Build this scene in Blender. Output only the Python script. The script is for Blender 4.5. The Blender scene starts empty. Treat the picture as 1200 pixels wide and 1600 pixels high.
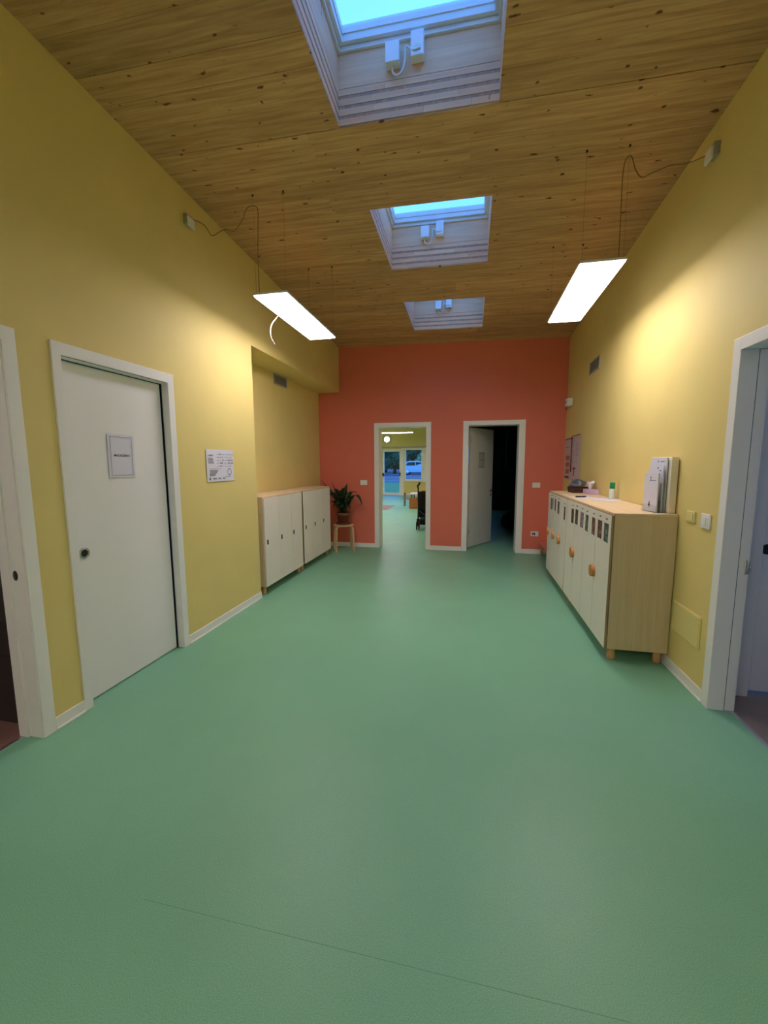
import bpy, bmesh, math, random
from mathutils import Vector, Matrix
random.seed(7)
PI = math.pi
scene = bpy.context.scene
COL = scene.collection

# ------------------------------------------------------------------ camera
F_PX, PITCH, YAW, ROLL, CAM_H = 637.2, 0.1193, 0.2096, -0.004, 1.4975
cd = bpy.data.cameras.new('camera')
cam = bpy.data.objects.new('camera', cd); COL.objects.link(cam)
cd.sensor_fit = 'VERTICAL'; cd.sensor_height = 24.0; cd.lens = 24.0 * F_PX / 1600.0
cd.clip_start = 0.02; cd.clip_end = 400
fwd = Vector((-math.sin(YAW) * math.cos(PITCH), math.cos(YAW) * math.cos(PITCH), -math.sin(PITCH)))
rgt0 = Vector((math.cos(YAW), math.sin(YAW), 0)); up0 = rgt0.cross(fwd)
rgt = math.cos(ROLL) * rgt0 + math.sin(ROLL) * up0
upv = -math.sin(ROLL) * rgt0 + math.cos(ROLL) * up0
cam.matrix_world = Matrix(((rgt.x, upv.x, -fwd.x, 0), (rgt.y, upv.y, -fwd.y, 0), (rgt.z, upv.z, -fwd.z, CAM_H), (0, 0, 0, 1)))
scene.camera = cam

# ------------------------------------------------------------------ sky, exposure
SKY = (0.20, 0.64, 1.95)
world = bpy.data.worlds.new('dusk_sky'); scene.world = world; world.use_nodes = True
wn = world.node_tree; bg = wn.nodes['Background']
tc = wn.nodes.new('ShaderNodeTexCoord'); nz = wn.nodes.new('ShaderNodeTexNoise'); rp = wn.nodes.new('ShaderNodeValToRGB')
nz.inputs['Scale'].default_value = 2.2; nz.inputs['Detail'].default_value = 3
wn.links.new(tc.outputs['Generated'], nz.inputs['Vector']); wn.links.new(nz.outputs['Fac'], rp.inputs['Fac'])
rp.color_ramp.elements[0].position = 0.3; rp.color_ramp.elements[1].position = 0.7
rp.color_ramp.elements[0].color = (SKY[0] * .44, SKY[1] * .46, SKY[2] * .48, 1)
rp.color_ramp.elements[1].color = (SKY[0] * .56, SKY[1] * .54, SKY[2] * .52, 1)
wn.links.new(rp.outputs['Color'], bg.inputs['Color']); bg.inputs['Strength'].default_value = 2.0
LAMP = 13.5          # radiance of the pendant panels
HALL_LAMP = 29.0
vs = scene.view_settings
vs.view_transform = 'Standard'; vs.look = 'None'; vs.exposure = 0.7; vs.gamma = 1.0; vs.use_curve_mapping = False

# ------------------------------------------------------------------ materials
def lin(r, g, b):
    f = lambda c: (c / 255 / 12.92) if c / 255 <= .04045 else ((c / 255 + .055) / 1.055) ** 2.4
    return (f(r), f(g), f(b), 1)
def scl(c, k): return (min(1, c[0] * k), min(1, c[1] * k), min(1, c[2] * k), 1)
M = {}
def new_mat(name):
    m = bpy.data.materials.new(name); m.use_nodes = True; M[name] = m
    nt = m.node_tree; return m, nt, nt.nodes['Principled BSDF']
def N(nt, kind, **kw):
    n = nt.nodes.new(kind)
    for k, v in kw.items():
        if k in n.inputs: n.inputs[k].default_value = v
        else: setattr(n, k, v)
    return n
def plain(name, col, rough=.5, var=.04, scale=6, bump=0, bscale=200, metal=0, spec=.5, sheen=0):
    m, nt, p = new_mat(name)
    t = N(nt, 'ShaderNodeTexCoord'); n = N(nt, 'ShaderNodeTexNoise', Scale=scale, Detail=4)
    nt.links.new(t.outputs['Object'], n.inputs['Vector'])
    r = N(nt, 'ShaderNodeValToRGB'); nt.links.new(n.outputs['Fac'], r.inputs['Fac'])
    r.color_ramp.elements[0].position = .3; r.color_ramp.elements[1].position = .7
    r.color_ramp.elements[0].color = scl(col, 1 - var); r.color_ramp.elements[1].color = scl(col, 1 + var)
    nt.links.new(r.outputs['Color'], p.inputs['Base Color'])
    p.inputs['Roughness'].default_value = rough; p.inputs['Metallic'].default_value = metal
    p.inputs['Specular IOR Level'].default_value = spec
    if bump:
        b = N(nt, 'ShaderNodeTexNoise', Scale=bscale, Detail=2); nt.links.new(t.outputs['Object'], b.inputs['Vector'])
        bp = N(nt, 'ShaderNodeBump', Strength=bump, Distance=.002); nt.links.new(b.outputs['Fac'], bp.inputs['Height'])
        nt.links.new(bp.outputs['Normal'], p.inputs['Normal'])
    return m
def wood(name, light, dark, grain='X', rough=.6, knots=0.0, knotcol=(60, 30, 8), stretch=14, contrast=1.0, board=.0):
    """grain along the named axis; per-object offset and tone from Object Info random"""
    m, nt, p = new_mat(name)
    t = N(nt, 'ShaderNodeTexCoord'); oi = N(nt, 'ShaderNodeObjectInfo')
    off = N(nt, 'ShaderNodeVectorMath', operation='SCALE'); off.inputs[0].default_value = (37, 23, 11)
    nt.links.new(oi.outputs['Random'], off.inputs['Scale'])
    add = N(nt, 'ShaderNodeVectorMath', operation='ADD')
    nt.links.new(t.outputs['Object'], add.inputs[0]); nt.links.new(off.outputs[0], add.inputs[1])
    mp = N(nt, 'ShaderNodeMapping'); s = [stretch] * 3; s['XYZ'.index(grain)] = 1.1
    mp.inputs['Scale'].default_value = s; nt.links.new(add.outputs[0], mp.inputs['Vector'])
    n1 = N(nt, 'ShaderNodeTexNoise', Scale=1.6, Detail=6, Roughness=.62, Distortion=.6)
    nt.links.new(mp.outputs[0], n1.inputs['Vector'])
    r = N(nt, 'ShaderNodeValToRGB'); nt.links.new(n1.outputs['Fac'], r.inputs['Fac'])
    r.color_ramp.elements[0].position = .5 - .25 / contrast; r.color_ramp.elements[1].position = .5 + .2 / contrast
    r.color_ramp.elements[0].color = dark; r.color_ramp.elements[1].color = light
    out = r.outputs['Color']
    if knots:
        s2 = [10.5] * 3; s2['XYZ'.index(grain)] = 4.8
        mk = N(nt, 'ShaderNodeMapping'); mk.inputs['Scale'].default_value = s2
        nt.links.new(add.outputs[0], mk.inputs['Vector'])
        dn = N(nt, 'ShaderNodeTexNoise', Scale=16.0, Detail=3); nt.links.new(add.outputs[0], dn.inputs['Vector'])
        dsc = N(nt, 'ShaderNodeVectorMath', operation='SCALE'); dsc.inputs['Scale'].default_value = .5
        nt.links.new(dn.outputs['Color'], dsc.inputs[0])
        ad2 = N(nt, 'ShaderNodeVectorMath', operation='ADD'); nt.links.new(mk.outputs[0], ad2.inputs[0]); nt.links.new(dsc.outputs[0], ad2.inputs[1])
        v = N(nt, 'ShaderNodeTexVoronoi', voronoi_dimensions='2D', Scale=1.0); nt.links.new(ad2.outputs[0], v.inputs['Vector'])
        sep = N(nt, 'ShaderNodeSeparateColor'); nt.links.new(v.outputs['Color'], sep.inputs[0])
        th = N(nt, 'ShaderNodeMath', operation='MULTIPLY_ADD'); th.inputs[1].default_value = .17; th.inputs[2].default_value = -.17 * (1 - knots)
        nt.links.new(sep.outputs[0], th.inputs[0])          # knot radius differs per cell, many cells have none
        d = N(nt, 'ShaderNodeMath', operation='SUBTRACT'); nt.links.new(th.outputs[0], d.inputs[0]); nt.links.new(v.outputs['Distance'], d.inputs[1])
        kk = N(nt, 'ShaderNodeMath', operation='MULTIPLY_ADD', use_clamp=True); kk.inputs[1].default_value = 17; kk.inputs[2].default_value = .12
        nt.links.new(d.outputs[0], kk.inputs[0])
        mx = N(nt, 'ShaderNodeMix', data_type='RGBA'); nt.links.new(kk.outputs[0], mx.inputs[0])
        nt.links.new(out, mx.inputs[6]); mx.inputs[7].default_value = lin(*knotcol)
        out = mx.outputs[2]
    hs = N(nt, 'ShaderNodeHueSaturation')
    if board:
        mm = N(nt, 'ShaderNodeMath', operation='MULTIPLY_ADD'); mm.inputs[1].default_value = board; mm.inputs[2].default_value = 1 - board / 2
        nt.links.new(oi.outputs['Random'], mm.inputs[0]); nt.links.new(mm.outputs[0], hs.inputs['Value'])
    nt.links.new(out, hs.inputs['Color']); nt.links.new(hs.outputs[0], p.inputs['Base Color'])
    p.inputs['Roughness'].default_value = rough
    bp = N(nt, 'ShaderNodeBump', Strength=.12, Distance=.002); nt.links.new(n1.outputs['Fac'], bp.inputs['Height'])
    nt.links.new(bp.outputs['Normal'], p.inputs['Normal'])
    return m
def emit(name, col, strength):
    m, nt, p = new_mat(name)
    p.inputs['Base Color'].default_value = (.9, .9, .9, 1)
    p.inputs['Emission Color'].default_value = col; p.inputs['Emission Strength'].default_value = strength
    return m
def glass(name, tint=(.93, .97, .97, 1), gloss=.06):
    m, nt, p = new_mat(name); nt.nodes.remove(p)
    o = nt.nodes['Material Output']
    tr = N(nt, 'ShaderNodeBsdfTransparent', Color=tint); gl = N(nt, 'ShaderNodeBsdfGlossy', Roughness=.02)
    lw = N(nt, 'ShaderNodeLayerWeight', Blend=.5); mx = N(nt, 'ShaderNodeMixShader')
    pw = N(nt, 'ShaderNodeMath', operation='POWER'); pw.inputs[1].default_value = 5
    ma = N(nt, 'ShaderNodeMath', operation='MULTIPLY_ADD'); ma.inputs[1].default_value = .9; ma.inputs[2].default_value = .03
    nt.links.new(lw.outputs['Facing'], pw.inputs[0]); nt.links.new(pw.outputs[0], ma.inputs[0])
    nt.links.new(ma.outputs[0], mx.inputs[0]); nt.links.new(tr.outputs[0], mx.inputs[1]); nt.links.new(gl.outputs[0], mx.inputs[2])
    nt.links.new(mx.outputs[0], o.inputs['Surface'])
    return m

plain('yellow_paint', lin(230, 209, 134), .62, .02, 2.5, .25, 260, spec=.35)
plain('coral_paint', lin(228, 122, 100), .62, .02, 2.5, .25, 260, spec=.35)
plain('plaster_white', lin(205, 203, 200), .7, .02, 3, .2, 220)
plain('plaster_pink', lin(196, 178, 172), .7, .02, 3, .2, 220)
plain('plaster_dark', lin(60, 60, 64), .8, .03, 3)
plain('white_lacquer', lin(240, 238, 236), .42, .012, 3, spec=.5)
plain('white_edge', lin(240, 238, 230), .4, .01, 3)
plain('white_plastic', lin(240, 238, 236), .4, .015, 10)
plain('cream_plastic', lin(232, 216, 142), .45, .015, 10)
plain('grey_slot', lin(70, 74, 72), .6, .03, 10)
plain('black_gap', lin(22, 22, 22), .8, .02, 10)
plain('chrome', lin(190, 190, 190), .22, .02, 20, metal=1)
plain('dark_metal', lin(62, 60, 58), .35, .03, 20, metal=.7)
plain('aluminium', lin(226, 226, 230), .4, .03, 30, metal=1)
plain('grille_grey', lin(178, 174, 170), .5, .03, 20)
plain('grille_back', lin(128, 124, 118), .6, .03, 20)
plain('black_plastic', lin(14, 14, 15), .5, .1, 20)
plain('black_fabric', lin(13, 13, 15), .9, .2, 30, .5, 400)
plain('locker_white', lin(238, 230, 216), .5, .012, 4, .08, 300)
plain('paper_white', lin(222, 220, 232), .75, .015, 12)
plain('paper_pink', lin(208, 184, 188), .75, .03, 9)
plain('paper_cream', lin(240, 230, 214), .75, .02, 12)
plain('ink_dark', lin(52, 48, 62), .8, .05, 20)
plain('ink_grey', lin(140, 134, 146), .8, .05, 20)
plain('ink_red', lin(120, 52, 56), .8, .05, 20)
plain('ink_blue', lin(60, 74, 130), .8, .05, 20)
plain('ink_orange', lin(190, 112, 78), .8, .05, 20)
plain('terracotta', lin(132, 74, 46), .75, .08, 14, .3, 120)
plain('soil', lin(42, 28, 18), .95, .3, 60, .8, 90)
plain('pink_bench', lin(220, 128, 112), .5, .02, 8)
plain('cable_brown', lin(140, 110, 66), .6, .03, 20)
plain('cable_white', lin(226, 224, 214), .5, .02, 20)
plain('tile_black', lin(62, 59, 60), .35, .08, 6)
plain('grout', lin(120, 116, 114), .9, .05, 60)
plain('bath_floor', lin(150, 112, 100), .5, .06, 6)
plain('ante_floor', lin(150, 134, 126), .5, .06, 6)
plain('basket_brown', lin(72, 38, 24), .8, .15, 40, .6, 120)
plain('bag_grey', lin(82, 88, 96), .35, .12, 12)
plain('tissue_box', lin(206, 178, 214), .6, .1, 26)
plain('tissue', lin(240, 236, 238), .9, .01, 20)
plain('green_cap', lin(20, 150, 88), .4, .03, 20)
plain('bottle_white', lin(216, 226, 214), .25, .02, 20)
plain('asphalt', lin(92, 96, 104), .85, .08, 1.2, .3, 30)
plain('kerb', lin(140, 140, 140), .8, .06, 4)
plain('grass', lin(88, 128, 62), .9, .25, 3, .8, 40)
plain('bark', lin(72, 58, 44), .9, .2, 12, .6, 40)
plain('tree_leaf', lin(74, 108, 70), .7, .3, 1.5)
plain('tree_leaf_pale', lin(130, 176, 128), .7, .3, 1.5)
plain('car_paint', lin(176, 192, 204), .25, .02, 4)
plain('tyre', lin(20, 20, 21), .8, .1, 20)
plain('car_glass', lin(30, 38, 44), .08, .02, 4)
plain('rug', lin(176, 138, 140), .95, .12, 30, .6, 200)
plain('beanbag', lin(30, 28, 34), .85, .1, 8)
plain('toy_red', lin(196, 84, 70), .5, .05, 10)
glass('window_glass'); glass('acrylic', (.93, .95, .95, 1))
emit('panel_light', (1.0, .905, .91, 1), LAMP)
emit('bath_fill_light', (1.0, .9, .85, 1), 22.0)  # glow of the lamp added in the bathroom
emit('hall_light', (1.0, .93, .95, 1), HALL_LAMP)
emit('round_light', (1.0, .97, .92, 1), 12)
wood('ceiling_wood', lin(216, 176, 126), lin(166, 124, 80), 'X', .68, knots=.70, knotcol=(92, 52, 20), stretch=20, contrast=1.1, board=.24)
wood('shaft_wood', lin(246, 206, 166), lin(224, 178, 142), 'X', .7, knots=.5, knotcol=(96, 60, 50), stretch=16, board=.1)
wood('shaft_wood_y', lin(246, 206, 166), lin(224, 178, 142), 'Y', .7, knots=.5, knotcol=(96, 60, 50), stretch=16, board=.1)
wood('shaft_dark', lin(206, 170, 146), lin(166, 134, 116), 'Z', .8, stretch=20)
wood('birch', lin(222, 200, 160), lin(204, 180, 138), 'Z', .5, stretch=22, contrast=.8)
wood('birch_edge', lin(176, 150, 104), lin(150, 124, 82), 'Z', .6, stretch=22)
wood('birch_top', lin(236, 212, 172), lin(222, 192, 148), 'Y', .5, stretch=22, contrast=.8)
wood('beech', lin(214, 172, 118), lin(194, 148, 94), 'Z', .5, stretch=24)
wood('handle_wood', lin(214, 152, 84), lin(190, 124, 60), 'Z', .5, stretch=24)
wood('pale_wood', lin(224, 190, 146), lin(206, 168, 122), 'Z', .5, stretch=24)
wood('orange_wood', lin(196, 122, 62), lin(164, 92, 40), 'Z', .5, stretch=20)
wood('dark_wood', lin(104, 74, 48), lin(82, 56, 34), 'Z', .5, stretch=20)

def floor_mat():
    m, nt, p = new_mat('green_lino')
    t = N(nt, 'ShaderNodeTexCoord')
    n1 = N(nt, 'ShaderNodeTexNoise', Scale=1.1, Detail=5, Roughness=.6); n2 = N(nt, 'ShaderNodeTexNoise', Scale=320, Detail=2)
    for n in (n1, n2): nt.links.new(t.outputs['Object'], n.inputs['Vector'])
    r1 = N(nt, 'ShaderNodeValToRGB'); nt.links.new(n1.outputs['Fac'], r1.inputs['Fac'])
    c = lin(132, 190, 152)
    r1.color_ramp.elements[0].position = .3; r1.color_ramp.elements[1].position = .7
    r1.color_ramp.elements[0].color = scl(c, .95); r1.color_ramp.elements[1].color = scl(c, 1.05)
    r2 = N(nt, 'ShaderNodeValToRGB'); nt.links.new(n2.outputs['Fac'], r2.inputs['Fac'])
    r2.color_ramp.elements[0].position = .35; r2.color_ramp.elements[1].position = .65
    r2.color_ramp.elements[0].color = (.78, .80, .78, 1); r2.color_ramp.elements[1].color = (1.1, 1.1, 1.1, 1)
    mx = N(nt, 'ShaderNodeMix', data_type='RGBA', blend_type='MULTIPLY'); mx.inputs[0].default_value = 1
    nt.links.new(r1.outputs[0], mx.inputs[6]); nt.links.new(r2.outputs[0], mx.inputs[7]); nt.links.new(mx.outputs[2], p.inputs['Base Color'])
    n3 = N(nt, 'ShaderNodeTexNoise', Scale=2.3, Detail=6, Roughness=.7); nt.links.new(t.outputs['Object'], n3.inputs['Vector'])
    rr = N(nt, 'ShaderNodeMapRange'); rr.inputs['To Min'].default_value = .34; rr.inputs['To Max'].default_value = .5
    nt.links.new(n3.outputs['Fac'], rr.inputs['Value']); nt.links.new(rr.outputs[0], p.inputs['Roughness'])
    bp = N(nt, 'ShaderNodeBump', Strength=.12, Distance=.001); nt.links.new(n2.outputs['Fac'], bp.inputs['Height']); nt.links.new(bp.outputs[0], p.inputs['Normal'])
    p.inputs['Specular IOR Level'].default_value = .42
floor_mat()
plain('seam_green', lin(104, 148, 122), .6, .04, 10)
def leaf_mat():
    m, nt, p = new_mat('plant_leaf')
    t = N(nt, 'ShaderNodeTexCoord'); oi = N(nt, 'ShaderNodeObjectInfo')
    n = N(nt, 'ShaderNodeTexNoise', Scale=18, Detail=3); nt.links.new(t.outputs['Object'], n.inputs['Vector'])
    ad = N(nt, 'ShaderNodeMath', operation='ADD'); nt.links.new(n.outputs['Fac'], ad.inputs[0]); nt.links.new(oi.outputs['Random'], ad.inputs[1])
    r = N(nt, 'ShaderNodeValToRGB'); nt.links.new(ad.outputs[0], r.inputs['Fac'])
    r.color_ramp.elements[0].position = .3; r.color_ramp.elements[0].color = lin(14, 30, 18)
    r.color_ramp.elements[1].position = 1.4; r.color_ramp.elements[1].color = lin(46, 66, 30)
    nt.links.new(r.outputs[0], p.inputs['Base Color']); p.inputs['Roughness'].default_value = .45
leaf_mat()
def photo_mat(name, a, b, c, s):
    m, nt, p = new_mat(name)
    t = N(nt, 'ShaderNodeTexCoord'); n = N(nt, 'ShaderNodeTexNoise', Scale=s, Detail=3); nt.links.new(t.outputs['Object'], n.inputs['Vector'])
    r = N(nt, 'ShaderNodeValToRGB'); nt.links.new(n.outputs['Fac'], r.inputs['Fac'])
    r.color_ramp.elements[0].position = .36; r.color_ramp.elements[0].color = a
    e = r.color_ramp.elements.new(.5); e.color = b
    r.color_ramp.elements[2].position = .64; r.color_ramp.elements[2].color = c
    nt.links.new(r.outputs[0], p.inputs['Base Color']); p.inputs['Roughness'].default_value = .35
photo_mat('photo_green', lin(20, 24, 24), lin(60, 98, 84), lin(150, 156, 150), 26)
photo_mat('photo_brown', lin(34, 20, 16), lin(112, 62, 44), lin(172, 126, 100), 30)
photo_mat('photo_dark', lin(20, 16, 16), lin(62, 46, 40), lin(140, 116, 104), 34)
photo_mat('photo_mauve', lin(60, 44, 52), lin(140, 110, 130), lin(190, 170, 180), 30)

# ------------------------------------------------------------------ mesh helpers
class MB:
    def __init__(s): s.bm = bmesh.new()
    def box(s, x0, x1, y0, y1, z0, z1, bevel=0.0):
        r = bmesh.ops.create_cube(s.bm, size=1.0)
        vs_ = r['verts']
        cx, cy, cz_ = (x0 + x1) / 2, (y0 + y1) / 2, (z0 + z1) / 2
        dx, dy, dz = abs(x1 - x0), abs(y1 - y0), abs(z1 - z0)
        for v in vs_: v.co = Vector((cx + v.co.x * dx, cy + v.co.y * dy, cz_ + v.co.z * dz))
        if bevel:
            es = list({e for v in vs_ for e in v.link_edges})
            bmesh.ops.bevel(s.bm, geom=es, offset=min(bevel, min(dx, dy, dz) * .45), segments=2, affect='EDGES', profile=.6)
        return s
    def hexa(s, lo, hi):
        """lo, hi: four corners each, same winding (counter-clockwise from above)"""
        a = [s.bm.verts.new(p) for p in lo]; b = [s.bm.verts.new(p) for p in hi]
        s.bm.faces.new(a[::-1]); s.bm.faces.new(b)
        for i in range(4): s.bm.faces.new((a[i], a[(i + 1) % 4], b[(i + 1) % 4], b[i]))
        return s
    def prism(s, poly, axis, t0, t1):
        """poly of 2-D points, extruded along axis"""
        def P(p, t):
            if axis == 'X': return (t, p[0], p[1])
            if axis == 'Y': return (p[0], t, p[1])
            return (p[0], p[1], t)
        a = [s.bm.verts.new(P(p, t0)) for p in poly]; b = [s.bm.verts.new(P(p, t1)) for p in poly]
        n = len(poly); s.bm.faces.new(a[::-1]); s.bm.faces.new(b)
        for i in range(n): s.bm.faces.new((a[i], a[(i + 1) % n], b[(i + 1) % n], b[i]))
        return s
    def tube(s, path, r, n=8, r1=None, smooth=True):
        pts = [Vector(p) for p in path]; rings = []
        prev = None
        for i, p in enumerate(pts):
            d = (pts[min(i + 1, len(pts) - 1)] - pts[max(i - 1, 0)]).normalized()
            if prev is None:
                a = Vector((0, 0, 1)) if abs(d.z) < .9 else Vector((1, 0, 0))
                u = d.cross(a).normalized()
            else:
                u = (prev - d * prev.dot(d)).normalized()
            prev = u; w = d.cross(u)
            rr = r if r1 is None else r + (r1 - r) * i / (len(pts) - 1)
            rings.append([s.bm.verts.new(p + rr * (math.cos(2 * PI * k / n) * u + math.sin(2 * PI * k / n) * w)) for k in range(n)])
        for A, B in zip(rings, rings[1:]):
            for k in range(n):
                f = s.bm.faces.new((A[k], A[(k + 1) % n], B[(k + 1) % n], B[k])); f.smooth = smooth
        s.bm.faces.new(rings[0][::-1]); s.bm.faces.new(rings[-1])
        return s
    def lathe(s, prof, c=(0, 0, 0), n=24, axis='Z', smooth=True):
        def P(r, h, a):
            u, v = r * math.cos(a), r * math.sin(a)
            q = {'Z': (u, v, h), 'X': (h, u, v), 'Y': (v, h, u)}[axis]
            return (c[0] + q[0], c[1] + q[1], c[2] + q[2])
        rings = []
        for r, h in prof:
            if r < 1e-6: rings.append([s.bm.verts.new(P(0, h, 0))])
            else: rings.append([s.bm.verts.new(P(r, h, 2 * PI * k / n)) for k in range(n)])
        for A, B in zip(rings, rings[1:]):
            for k in range(n):
                a0, a1 = A[k % len(A)], A[(k + 1) % len(A)]; b0, b1 = B[k % len(B)], B[(k + 1) % len(B)]
                q = []
                for v in (a0, a1, b1, b0):
                    if v not in q: q.append(v)
                if len(q) >= 3:
                    f = s.bm.faces.new(q); f.smooth = smooth
        for R_, flip in ((rings[0], True), (rings[-1], False)):
            if len(R_) > 2: s.bm.faces.new(R_[::-1] if flip else R_)
        return s
    def quad(s, a, b, c, d):
        s.bm.faces.new([s.bm.verts.new(p) for p in (a, b, c, d)]); return s
    def mesh(s, name):
        bmesh.ops.recalc_face_normals(s.bm, faces=s.bm.faces[:])
        me = bpy.data.meshes.new(name); s.bm.to_mesh(me); s.bm.free(); return me
    def build(s, name, mat, parent=None):
        me = s.mesh(name); return obj(name, me, mat, parent)
def obj(name, me, mat, parent=None):
    if mat is not None and not me.materials: me.materials.append(M[mat])
    o = bpy.data.objects.new(name, me); COL.objects.link(o)
    if parent: o.parent = parent
    return o
def tag(o, label, cat, group=None, kind=None):
    o['label'] = label; o['category'] = cat
    if group: o['group'] = group
    if kind: o['kind'] = kind
    return o
def thing(name, label, cat, loc=(0, 0, 0), rotz=0, group=None, kind=None):
    o = bpy.data.objects.new(name, None); COL.objects.link(o); o.empty_display_size = .05
    o.location = loc; o.rotation_euler = (0, 0, rotz)
    return tag(o, label, cat, group, kind)
def struct(name, mb, mat, label, cat):
    o = mb.build(name, mat); return tag(o, label, cat, kind='structure')
def curve_pts(pts, sub=6):
    """Catmull-Rom through pts"""
    P = [Vector(p) for p in pts]; P = [2 * P[0] - P[1]] + P + [2 * P[-1] - P[-2]]; out = []
    for i in range(1, len(P) - 2):
        for k in range(sub):
            t = k / sub; a, b, c, d = P[i - 1:i + 3]
            out.append(.5 * ((2 * b) + (c - a) * t + (2 * a - 5 * b + 4 * c - d) * t * t + (3 * b - a - 3 * c + d) * t ** 3))
    out.append(P[-2]); return out
def text_mesh(body, size, extrude=0.0002):
    cu = bpy.data.curves.new('lettering', 'FONT'); cu.body = body; cu.size = size; cu.extrude = extrude
    cu.align_x = 'CENTER'; cu.align_y = 'CENTER'; cu.offset = size * .012; cu.resolution_u = 3
    o = bpy.data.objects.new('lettering', cu); COL.objects.link(o)
    bpy.context.view_layer.update()
    me = bpy.data.meshes.new_from_object(o.evaluated_get(bpy.context.evaluated_depsgraph_get()))
    bpy.data.objects.remove(o); return me

# ------------------------------------------------------------------ room dimensions (metres, camera over the origin)
XL, XR, YB, XA, YA, YF = -2.2754, 1.4478, 6.991, -2.6625, 4.052, -4.5
ZS = 2.725                                   # underside of the beam over the alcove
CZ = lambda x, y: 3.575 - .017 * x - .0468 * (y - 4)
TL, TR, TB = .132, .12, .25                  # wall thicknesses left, right, back
ZH, ZI = 2.178, 2.108                        # outside and inside height of door casings
SKX = (-.88, .12); SKY_Y = ((1.79, 2.79), (3.6, 4.6), (5.395, 6.395)); CUTS = ((-.01, .99),) + SKY_Y; J = .02
D1 = (.85, 1.645); D2 = (1.948, 2.777)       # left openings
D3 = (-1.572, -.753); D4 = (-.05, .745)      # back openings
D5 = (1.87, 2.685)                           # right opening

# ------------------------------------------------------------------ floors
fl = MB()
fl.box(-2.40, XR + .117, YF - .1, YB + TB, -.1, 0).box(-2.85, -2.40, 1.8, YB + TB, -.1, 0).box(-7.0, 4.0, YB + TB, 18.75, -.1, 0)
floor = struct('floor', fl, 'green_lino', 'green speckled linoleum floor of the corridor and the hall', 'floor')
sm = MB().box(-1.08, .45, 1.0418, 1.0430, 0, .0004).build('seam', 'seam_green', floor)
struct('floor_bathroom', MB().box(-4.2, -2.40, -.5, 1.8, -.1, -.001), 'bath_floor', 'brownish pink bathroom floor behind the nearest left doorway', 'floor')
struct('floor_anteroom', MB().box(XR + .117, 3.7, .2, 3.0, -.1, -.001), 'ante_floor', 'grey brown floor beyond the right doorway', 'floor')
struct('trim_1', MB().box(-2.412, -2.388, D1[0], D1[1], -.002, .003, .001), 'aluminium', 'thin metal threshold strip at the bathroom doorway', 'trim')
struct('trim_2', MB().box(XR + .108, XR + .130, D5[0], D5[1], -.002, .003, .001), 'aluminium', 'bright metal threshold strip at the right doorway', 'trim')

# ------------------------------------------------------------------ walls
ZT = 3.97
w = MB()
x0, x1 = XL - TL, XL
w.box(x0, x1, YF, D1[0] - J, 0, ZT).box(x0, x1, D1[0] - J, D1[1] + J, ZI + J, ZT).box(x0, x1, D1[1] + J, D2[0] - J, 0, ZT)
w.box(x0, x1, D2[0] - J, D2[1] + J, ZI + J, ZT).box(x0, x1, D2[1] + J, YA, 0, ZT)
w.box(XA - .1, x0, YA - .14, YA, 0, ZT)                                   # return into the alcove
w.box(XA - .1, x1, YA, YB, ZS, ZT)                                        # beam over the alcove
struct('wall_left', w, 'yellow_paint', 'yellow painted left wall with beam over the locker alcove', 'wall')
struct('wall_alcove', MB().box(XA - .12, XA, YA, YB, 0, ZS), 'yellow_paint', 'yellow recessed wall behind the six white lockers', 'wall')
w = MB(); x0, x1 = XR, XR + TR
w.box(x0, x1, YF, D5[0] - J, 0, ZT).box(x0, x1, D5[0] - J, D5[1] + J, ZI + J, ZT).box(x0, x1, D5[1] + J, YB, 0, ZT)
struct('wall_right', w, 'yellow_paint', 'yellow painted right wall with the white-framed doorway', 'wall')
w = MB(); y0, y1 = YB, YB + TB
w.box(XA - .12, D3[0] - J, y0, y1, 0, ZT).box(D3[0] - J, D3[1] + J, y0, y1, ZI + J, ZT).box(D3[1] + J, D4[0] - J, y0, y1, 0, ZT)
w.box(D4[0] - J, D4[1] + J, y0, y1, ZI + J, ZT).box(D4[1] + J, XR + TR, y0, y1, 0, ZT)
struct('wall_back', w, 'coral_paint', 'coral painted end wall with two white-framed doorways', 'wall')
struct('wall_front', MB().box(XL - TL, XR + TR, YF - .12, YF, 0, ZT), 'yellow_paint', 'yellow wall behind the viewer', 'wall')

# bathroom and store behind the left wall
w = MB()
w.box(-4.3, -4.2, -.6, 4.1, 0, 2.7).box(-4.2, XL - TL, -.6, -.5, 0, 2.7).box(-4.2, XL - TL - .002, 1.73, 1.86, 0, 2.7)
w.box(-4.2, XA - .1, 3.95, 4.05, 0, 2.7)
bw = struct('wall_bathroom', w, 'plaster_pink', 'pinkish plaster wall of the small bathroom above black tiles', 'wall')
struct('ceiling_bathroom', MB().box(-4.3, XL - TL, -.6, 4.1, 2.7, 2.8), 'plaster_white', 'white plaster ceiling over the bathroom', 'ceiling')
tile_me = MB().box(0, .398, -.006, 0, 0, .2025, .0015).mesh('tile'); tile_me.materials.append(M['tile_black'])
MB().box(-4.2, XL - TL - .002, 1.7255, 1.7301, 0, 1.236).build('grout', 'grout', bw)
for r in range(6):
    for c in range(5):
        xx = XL - TL - .004 - .4 * (c + 1) + (.0 if r % 2 else .0)
        if xx < -4.2: continue
        t = obj('tile', tile_me, None, bw); t.location = (xx, 1.7262, r * .2055 + .001)

t = thing('added_ceiling_lamp', 'round ceiling lamp added to brighten the bathroom, out of view', 'lamp', (-3.2, .6, 2.70))  # unseen lamp, added because the bathroom came out too dark
MB().lathe([(0, -.03), (.15, -.03), (.16, 0), (0, 0)], n=24).build('base', 'white_plastic', t); MB().lathe([(0, -.06), (.1, -.055), (.14, -.031), (0, -.031)], n=24).build('globe', 'bath_fill_light', t)
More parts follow.
